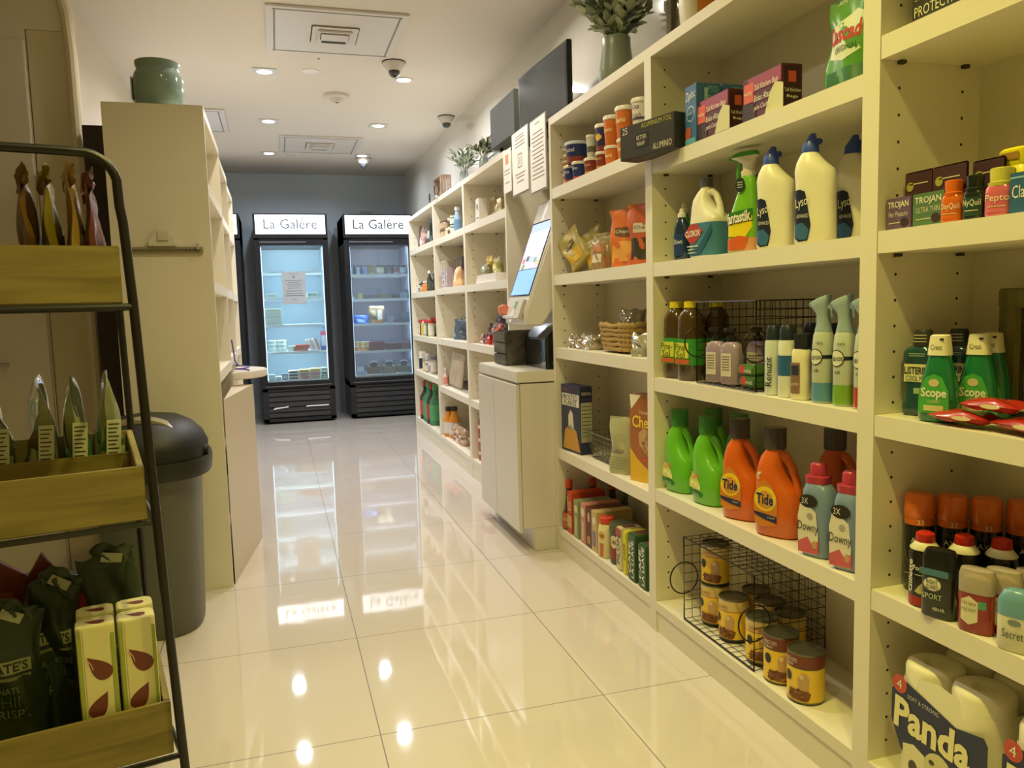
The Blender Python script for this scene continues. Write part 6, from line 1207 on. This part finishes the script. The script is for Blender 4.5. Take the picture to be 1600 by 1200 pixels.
for k, (y, h, c_, l_) in enumerate(((6.41, .11, 'c8b070', 'b8a468'), (6.35, .15, 'd8d4c8', 'd8d0d0'), (6.29, .09, '8c7464', 'e0d8cc'), (6.23, .12, '6c6454', '8c8878'), (6.17, .10, 'e4e0d8', 'c8c8c0'), (6.11, .14, 'b8b0a0', '6c7078'))): sjar(['straw coloured', 'pale grey', 'brown', 'olive', 'white', 'stone coloured'][k]+' small jar on the fourth far shelf', .05+.01*(k % 2), y, z[3], .026, h, c_, l_, 'tubs and small jars', band=['e0d8a8', '9c9ca0', 'd8ccc0', 'b0a488', 'a8989c', 'dcd8cc'][k])
for k, (y, d, c_, cc, b_) in enumerate(((6.52, .055, '2a1c1a', 'b83030', 'c03c3c'), (6.42, .06, '3c7a50', '4c9c5c', '4c9a60'), (6.32, .055, '3f8458', '3c8a50', '52a068'), (6.22, .055, '2c241f', 'b83030', 'b03838'), (6.47, .14, '2a1c1a', 'b83030', 'c03c3c'), (6.37, .14, '3c7a50', '4c9c5c', '4c9a60'), (6.12, .06, '3c7a50', '4c9c5c', '4c9a60'))):
    sbottle(['dark cola bottle farthest on the bottom far shelf', 'green soda bottle beside the dark cola', 'green soda bottle second along', 'dark cola bottle near the divider with a red label', 'dark cola bottle in the back row', 'green soda bottle in the back row', 'green soda bottle against the divider'][k], d, y, z[4], .045, .325, c_, cc, 'large soda bottles', band=b_, neck=.32, name='soda_bottle')
# ================================================================ FRIDGE CONTENTS
def fx(name, lb, cat, parts, x, z, y=7.80, group=None, rz=0):
    t = thing(name, lb, cat, (x, y, z+.0005), rz, group)
    for p in parts: p[1].build(p[0], p[2], t, smooth=45)
    return t
def ftub(lb, x, z, r, h, body, lid, group, y=7.80, band=None):
    ps = [('tub_body', G().lathe([(0, r*.85), (.003, r*.9), (h*.85, r)], 18), body if not isinstance(body, str) else mat(body, .4)), ('lid', G().lathe([(h*.85, r*1.05), (h*.97, r*1.05), (h, r*.95)], 18), mat(lid, .4))]
    if band: ps.append(('label', G().lathe([(h*.2, r*.91+.001), (h*.7, r*.98+.001)], 18, caps=False), mat(band, .4)))
    return fx('food_tub', lb, 'tub', ps, x, z, y, group)
def fpack(lb, x, z, w, h, col, group, d=.12, y=7.80, face=None, rz=0, name='food_pack', cat='pack'):
    t = thing(name, lb, cat, (x, y, z+.0005), rz, group)
    G().box(-w/2, w/2, -d/2, d/2, 0, h).build('pack_body', mat(col, .4), t, bevel=min(.004, h*.2))
    if face: patch(w*.8, h*.55, 0, -d/2-.001, h*.5, face, t)
    return t
z1 = [1.43, 1.18, .93, .675, .405]
fpack('flat white carton at the left of the second shelf of the bright fridge', -.035, z1[1], .11, .045, 'e8f0ee', 'flat cartons', face='c8d8d4'); fpack('flat white carton right of the paper notice', .335, z1[1], .10, .05, 'e6f0ea', 'flat cartons', face='a8c4b8'); fpack('tiny pale carton beside the right flat one', .41, z1[1], .04, .035, 'b8ccd0', 'flat cartons')
for k in range(5): fpack('white tray in the tall stack, %s from the bottom' % ['first', 'second', 'third', 'fourth', 'fifth'][k], -.03+.003*(k % 2), z1[2]+.031*k, .155, .030, 'e9f2ea', 'white trays stacked high', face=['c8dcc0', 'd0e0d8'][k % 2], name='food_tray', cat='tray')
for k in range(6): ftub('white tub, %s column, %s' % (['left', 'middle left'][k//3], ['bottom', 'middle', 'top'][k % 3]), -.055+.088*(k//3), z1[3]+.0365*(k % 3), .040, .036, 'e6f0e8', 'f0f6f0', 'white tubs on the fourth shelf', band=['c8dcd0', 'b8d0c0'][k//3])
ftub('clear domed tub beside the white tubs', .135, z1[3], .05, .05, 'b8c4b8', 'c8d4d4', None); 
for k in range(3): fpack('flat red meat pack, %s' % ['lowest', 'middle', 'topmost'][k], .205+.008*k, z1[3]+.020*k, .13, .019, 'c8402c', 'flat red meat packs', face='e08870')
for k in range(4):
    t = fpack('red and white slice pack fanned out, %s from the left' % ['first', 'second', 'third', 'fourth'][k], .312+.022*k, z1[3]+.002, .016, .115, ['e8e0d4', 'd8b0a0', 'e4d8cc', 'c87a6c'][k], 'fanned slice packs', d=.10)
    t.rotation_euler[1] = R(-30+4*k); t.location.z += .004; 
t = fpack('tall red and blue box at the right of the fourth shelf', .418, z1[3], .05, .185, '3c6ab0', None, d=.10, face='e4e8ec'); patch(.046, .05, 0, -.0505, .158, 'c83c3c', t)
for k, (x, h, c_) in enumerate(((-.075, .055, 'b8d0d4'), (-.015, .035, 'c8dce0'), (.045, .06, '6c8ea8'))): fpack(['small clear box at the far left of the lowest shelf', 'low clear box second on the lowest shelf', 'slate blue box third on the lowest shelf'][k], x, z1[4], .055, h, c_, 'small boxes on the lowest shelf', face='dce8ec')
for k in range(3): fpack('white and navy pack in a stack of three, %s' % ['bottom', 'middle', 'top'][k], .125, z1[4]+.029*k, .095, .028, 'e0e6ea', 'white and navy packs', face='30384c')
for k in range(3): fpack('pink and yellow pack, left stack, %s' % ['bottom', 'middle', 'top'][k], .225, z1[4]+.031*k, .095, .030, ['d8a8a4', 'e0b8b8', 'dccf8c'][k], 'pink and yellow packs', face=['c87c74', 'b88a98', 'c8a850'][k])
for k in range(3): fpack('pink and yellow pack, right stack, %s' % ['bottom', 'middle', 'top'][k], .325, z1[4]+.033*k, .095, .032, ['dcc8b8', 'd8a8b0', 'e4d898'][k], 'pink and yellow packs', face=['b89c94', 'c8808c', 'd8b850'][k])
for k in range(3): fpack('white pack at the right end of the lowest shelf, %s' % ['bottom', 'middle', 'top'][k], .412, z1[4]+.034*k, .06, .033, ['5c9078', 'e4ece8', 'd8e4d8'][k], 'white end packs', face=['a8ccb8', '2c3438', '9cb8a8'][k])
z2 = [1.39, 1.155, .915, .65, .42]
for k in range(5): fx('drink_bottle', 'small dark topped drink bottle, %s from the left' % ['first', 'second', 'third', 'fourth', 'fifth'][k], 'bottle', [('bottle_body', G().lathe([(0, .013), (.003, .015), (.055, .015), (.07, .008), (.078, .008)], 14), mat(['8fb0d8', '243448', '98b8d8', '2c4468', '5c8cd0'][k], .25)), ('cap', G().lathe([(.077, .010), (.09, .010)], 12), mat('1c2430', .4))], .712+.034*k, z2[0], 7.79, 'small drink bottles')
for k, (x, c_, b_, l_) in enumerate(((.905, '9a9474', '8a8464', '5c5848'), (.995, 'a8a490', 'd8d4c4', '4c4a44'), (1.075, '707484', '5c6274', '3c4048'), (1.15, '8c90a0', 'a0606c', '3c4048'), (1.212, '8a94a0', 'b8ccd8', '3c4048'))): ftub(['khaki tub on the top shelf of the dim fridge', 'cream labelled tub on the top shelf of the dim fridge', 'slate tub right of the cream labelled one', 'tub with a reddish round label', 'grey blue tub at the right end of the top shelf'][k], x, z2[0], .037, .088, c_, l_, 'dark lidded tubs', band=b_)
fpack('tiny pale carton at the far left of the second shelf, dim fridge', .715, z2[1], .03, .022, 'd8dce8', 'cartons of the dim fridge'); fpack('tall pale yellow carton on the second shelf of the dim fridge', .79, z2[1], .035, .055, 'dcd088', 'cartons of the dim fridge')
def clearbox(lb, x, z, w, h, fills, group):
    t = thing('clear_container', lb, 'container', (x, 7.80, z+.0005), 0, group)
    G().box(-w/2, w/2, -.055, .055, 0, h).build('clear_shell', glass('dfe6f0', .92, .08), t, bevel=.004)
    for k, (a, b_, hh, c_) in enumerate(fills): G().box(a*w+.003, b_*w-.003, -.048, .048, .003, hh).build('food_filling', mat(c_, .6, var=.4, vscale=60), t, bevel=.004)
    return t
clearbox('long clear container of brown snacks, second shelf', .95, z2[1], .28, .10, [(-.5, -.05, .035, '6c6c80'), (0, .5, .045, 'a89a78')], 'long clear containers'); clearbox('clear container of pale snacks at the right, second shelf', 1.175, z2[1], .15, .085, [(-.45, .0, .04, '5c5c70'), (0, .5, .05, 'd4dcf0')], 'long clear containers')
t = pouch('blue_bag', 'bright blue bag on the third shelf of the dim fridge', 'bag', .15, .085, .05, '2c6cd8', (.79, 7.79, z2[2]+.0005), 0, None, seed=140, prints=[(.08, .03, 0, .03, '9cc4f0')])
t = pouch('brown_food_bag', 'tall brown and white food bag on the third shelf', 'bag', .15, .17, .06, '8a7454', (.94, 7.79, z2[2]+.0005), 0, None, seed=141, prints=[(.045, .10, .03, .08, 'e8e0d8'), (.05, .05, -.035, .10, 'b8b08c'), (.08, .02, -.01, .02, 'c87c4c')])
clearbox('clear container of pink food, third shelf', 1.105, z2[2], .15, .09, [(-.45, .0, .05, 'c8c0d8'), (0, .45, .04, 'a8647c')], 'square clear containers'); clearbox('tall clear container at the right of the third shelf', 1.21, z2[2], .08, .10, [(-.4, .4, .05, '8c90a8')], 'square clear containers')
for k in range(6): ftub('orange and yellow cup, %s row, %s' % (['lower', 'upper'][k//3], ['left', 'middle', 'right'][k % 3]), .735+.055*(k % 3), z2[3]+.0455*(k//3), .026, .045, ['d98c4c', 'e0a060', 'cf8440', 'd8c080', 'e4cc58', 'c8b890'][k], 'dcd8d0', 'orange and yellow cups')
clearbox('clear container of red berries, fourth shelf left', .925, z2[3], .15, .10, [(-.48, .48, .085, '9c3048')], 'berry containers'); clearbox('clear container of red berries, fourth shelf middle', 1.08, z2[3], .14, .10, [(-.48, .48, .065, 'a04058')], 'berry containers'); clearbox('clear container of pink slices, fourth shelf right', 1.20, z2[3], .09, .10, [(-.48, .48, .07, 'c88c94')], 'berry containers')
t = clearbox('clear box with a white label at the left of the lowest shelf', .755, z2[4], .11, .095, [(-.45, .45, .02, 'b8ccd8')], None); patch(.07, .045, 0, -.056, .055, 'd8e8f4', t, name='white_label')
for k, x in enumerate((.885, 1.035, 1.182)):
    t = clearbox('clear tub of nuts with an arched label, %s' % ['left', 'middle', 'right'][k], x, z2[4], .135, .13 if k else .12, [(-.48, .48, .075, ['a87c5c', 'b8a888', 'c0b094'][k])], 'clear tubs of nuts')
    patch(.08, .045, 0, -.056, .09, '2c3448' if k == 0 else '54586c', t, pts=[(-.03, -.02), (.03, -.02), (.035, .02), (.0, .034), (-.035, .02)], name='dark_label'); patch(.07, .012, 0, -.0568, .116, 'e4ecf8', t, pts=[(-.038, -.006), (0, .004), (.038, -.006), (.034, .006), (0, .014), (-.034, .006)], name='arched_label')
# ================================================================ RACK GOODS
def rp(o, u, v, z, a=0): o.location = rk(u, v, z); o.rotation_euler[2] = RZ+a; return o
for k, (u, c_, pc, h_, lb) in enumerate(((-.156, '6a4a1c', 'a08c50', .215, 'brown foil pouch, farthest left in the top crate'), (-.120, '7a6a1c', '5c4c14', .218, 'olive foil pouch, second in the top crate'), (-.080, '94743c', 'b8985c', .222, 'golden clear topped pouch, third in the top crate'), (-.050, '5c2c24', '7a4a3c', .208, 'dark red pouch nearest the rack upright'))):
    t = pouch('foil_pouch', lb, 'pouch', .115, h_, .027, c_, (0, 0, 0), 0, 'foil pouches in the top crate', seed=150+k, wr=.006, pin=.10, flare=.03, rough=.25, prints=[(.06, .08, 0, .08, pc)]); rp(t, u, .13, 1.0880, R(84))
    G().pillow(.07, .045, .004, seed=k, wr=.006).build('torn_flap', mat(c_, .3, coat=.4), t, (-.035, 0, h_-.02), (0, R(18), R(20)))
clr = glass('b4bc90', .42, .12)
for k, (u, v, h_, a, lb) in enumerate(((-.245, .245, .20, 70, 'clear salad bag at the left edge of the middle crate'), (-.168, .25, .255, 62, 'clear salad bag with a dark seal, second in the middle crate'), (-.108, .25, .25, 60, 'clear salad bag third in the middle crate'), (-.046, .25, .255, 75, 'clear salad bag nearest the rack upright'))):
    t = pouch('salad_bag', lb, 'bag', .076, h_, .048, 'c8cc90', (0, 0, 0), 0, 'clear salad bags in the middle crate', seed=160+k, wr=.007, pin=.22, m=clr); rp(t, u, .2555, .6788, R(86))
    G().pillow(.066, .15, .04, seed=170+k, wr=.006).build('salad_leaves', mat(['5a5c2c', '5c5430', '3c6a34', '4c7a3c'][k], .6, var=.5, vscale=50, bump=.6, bscale=90), t, (0, 0, .004))
    lbz = G().box(-.014, .014, -.001, .001, 0, .082).build('white_label', mat('c4c4b0', .5), t, (-.040, -.006, .075), (0, R(4), R(-72)))
    for q in range(9): G().box(-.011, .004+.006*(q % 3)/2, -.0016, -.001, .004+.0085*q, .0065+.0085*q).build('printed_line', mat('3c3c2c', .5), lbz)
for k, (u, v, z_, a) in enumerate(((-.235, .10, .6785, 10), (-.36, .10, .6785, 8))):
    t = pouch('orange_bag', ['orange crinkled bag lying in the front of the middle crate', 'orange crinkled bag at the left edge of the middle crate'][k], 'bag', .12, .062, .07, 'b8561c', (0, 0, 0), 0, 'orange bags in the middle crate', seed=180+k, wr=.012); rp(t, u, v, z_, R(a))
# almond cartons
def almond(u, v, z_, lb):
    t = thing('almond_carton', lb, 'carton', rk(u, v, z_), RZ, 'cream almond cartons')
    w, d, h, c_ = .033, .030, .262, .010
    oct_ = [(-w+c_, -d), (w-c_, -d), (w, -d+c_), (w, d-c_), (w-c_, d), (-w+c_, d), (-w, d-c_), (-w, -d+c_)]
    G().prism(oct_, 0, h, 'z').build('carton_body', mat('ddd49a', .35), t, bevel=.002)
    for s_ in (-1, 1): patch(.007, h*.94, s_*(w-c_*.5), -d+c_*.5, h*.48, '9aa83c', t, name='green_edge', pts=[(-.003, -h*.46), (.003, -h*.46), (.003, h*.46), (-.003, h*.46)]).location = (0, -.0045, 0)
    def drop(cx, cz, a, s_, face='front', y=-d):
        pts = []
        for i in range(28):
            th = 2*PI*i/28; x_ = math.sin(th)*abs(math.sin(th/2))**1.4*.78*s_; y_ = math.cos(th)*s_
            pts.append((x_*math.cos(a)-y_*math.sin(a), x_*math.sin(a)+y_*math.cos(a)))
        o = patch(1, 1, cx, y, cz, '6e3220', t, face, pts=pts, name='almond_print'); return o
    drop(.001, h*.70, R(38), .029); drop(.0, h*.42, R(-30), .027)
    q = drop(0, .0, R(70), .018, 'top', h)
    G().tube([(-.018, -d-.001, h*.70+.020), (-.011, -d-.001, h*.70+.008), (-.008, -d-.001, h*.70-.004)], .0008, 4).build('highlight_print', mat('d8b8a0', .3), t)
    return t
almond(-.103, .052, .2075, 'cream almond carton, front left of four'); almond(-.032, .052, .2075, 'cream almond carton, front right of four'); almond(-.101, .120, .2085, 'cream almond carton, back left of four'); almond(-.030, .120, .2085, 'cream almond carton, back right of four')
for k, (u, v, h_, w_, a, lb) in enumerate(((-.258, .165, .275, .13, 2, 'dark green cookie bag at the left edge of the bottom crate'), (-.176, .222, .31, .098, -2, 'dark green cookie bag with a tipped top behind the cartons'), (-.068, .222, .34, .108, 2, 'tallest dark green cookie bag behind the cartons'))):
    t = pouch('cookie_bag', lb, 'bag', w_, h_, .05, '2c3a22', (0, 0, 0), 0, 'dark green cookie bags', seed=190+k, wr=.008, pin=.12, rough=.35, prints=[(w_*.62, .026, 0, h_*.62, 'a8ac80'), (w_*.6, .006, 0, h_*.54, '8c9064')], words=[("TATE'S", w_*.54, .019, 0, h_*.62, '2c3420'), ('SIGNATURE', w_*.6, .012, 0, h_*.46, '8c9470'), ('THIN', w_*.5, .022, 0, h_*.38, '4f6040'), ('CRISPY', w_*.6, .018, 0, h_*.29, '7a8460')]); rp(t, u, v, .2075, R(a))
    q = G().pillow(.075, .055, .012, seed=k+3, wr=.006).build('folded_top', mat('3a4830', .4), t, (.0, .0, h_-.03), (R(0), R([30, 35, 12][k]), 0)); patch(.04, .020, 0, -.009, .028, 'b0b498', q, name='top_sticker')
for k, (u, v, w_, h_, a) in enumerate(((-.285, .276, .13, .345, 22), (-.19, .276, .09-.03, .335, -24))):
    t = thing('rust_carton', ['rust red flat carton leaning left at the back of the crate', 'rust red flat carton leaning right at the back of the crate'][k], 'carton', rk(u, v, .2075), RZ, 'rust red cartons'); G().box(-w_/2, w_/2, -.010, .010, 0, h_-.03).build('carton_body', mat('7a3018', .45), t, bevel=.002); patch(w_*.6, .02, 0, -.010, h_-.07, '9c4a28', t, name='printed_panel'); text('THINS', w_*.55, .03, 0, -.0108, h_-.12, 'a8602c', t); t.rotation_euler[1] = R(a*.0)
    G().prism([(-w_/2, h_-.03), (w_/2, h_-.03), (w_*.0, h_+.02)], -.010, .010).build('pitched_top', mat('7a3018', .45), t)
t = pouch('red_bag', 'small bright red bag between the two dark green bags', 'bag', .07, .30, .03, '8c1414', (0, 0, 0), 0, None, seed=200, prints=[(.03, .03, 0, .24, 'c83c34')], words=[('BITES', .035, .012, 0, .19, 'e0d0c0')]); rp(t, -.118, .272, .2075)
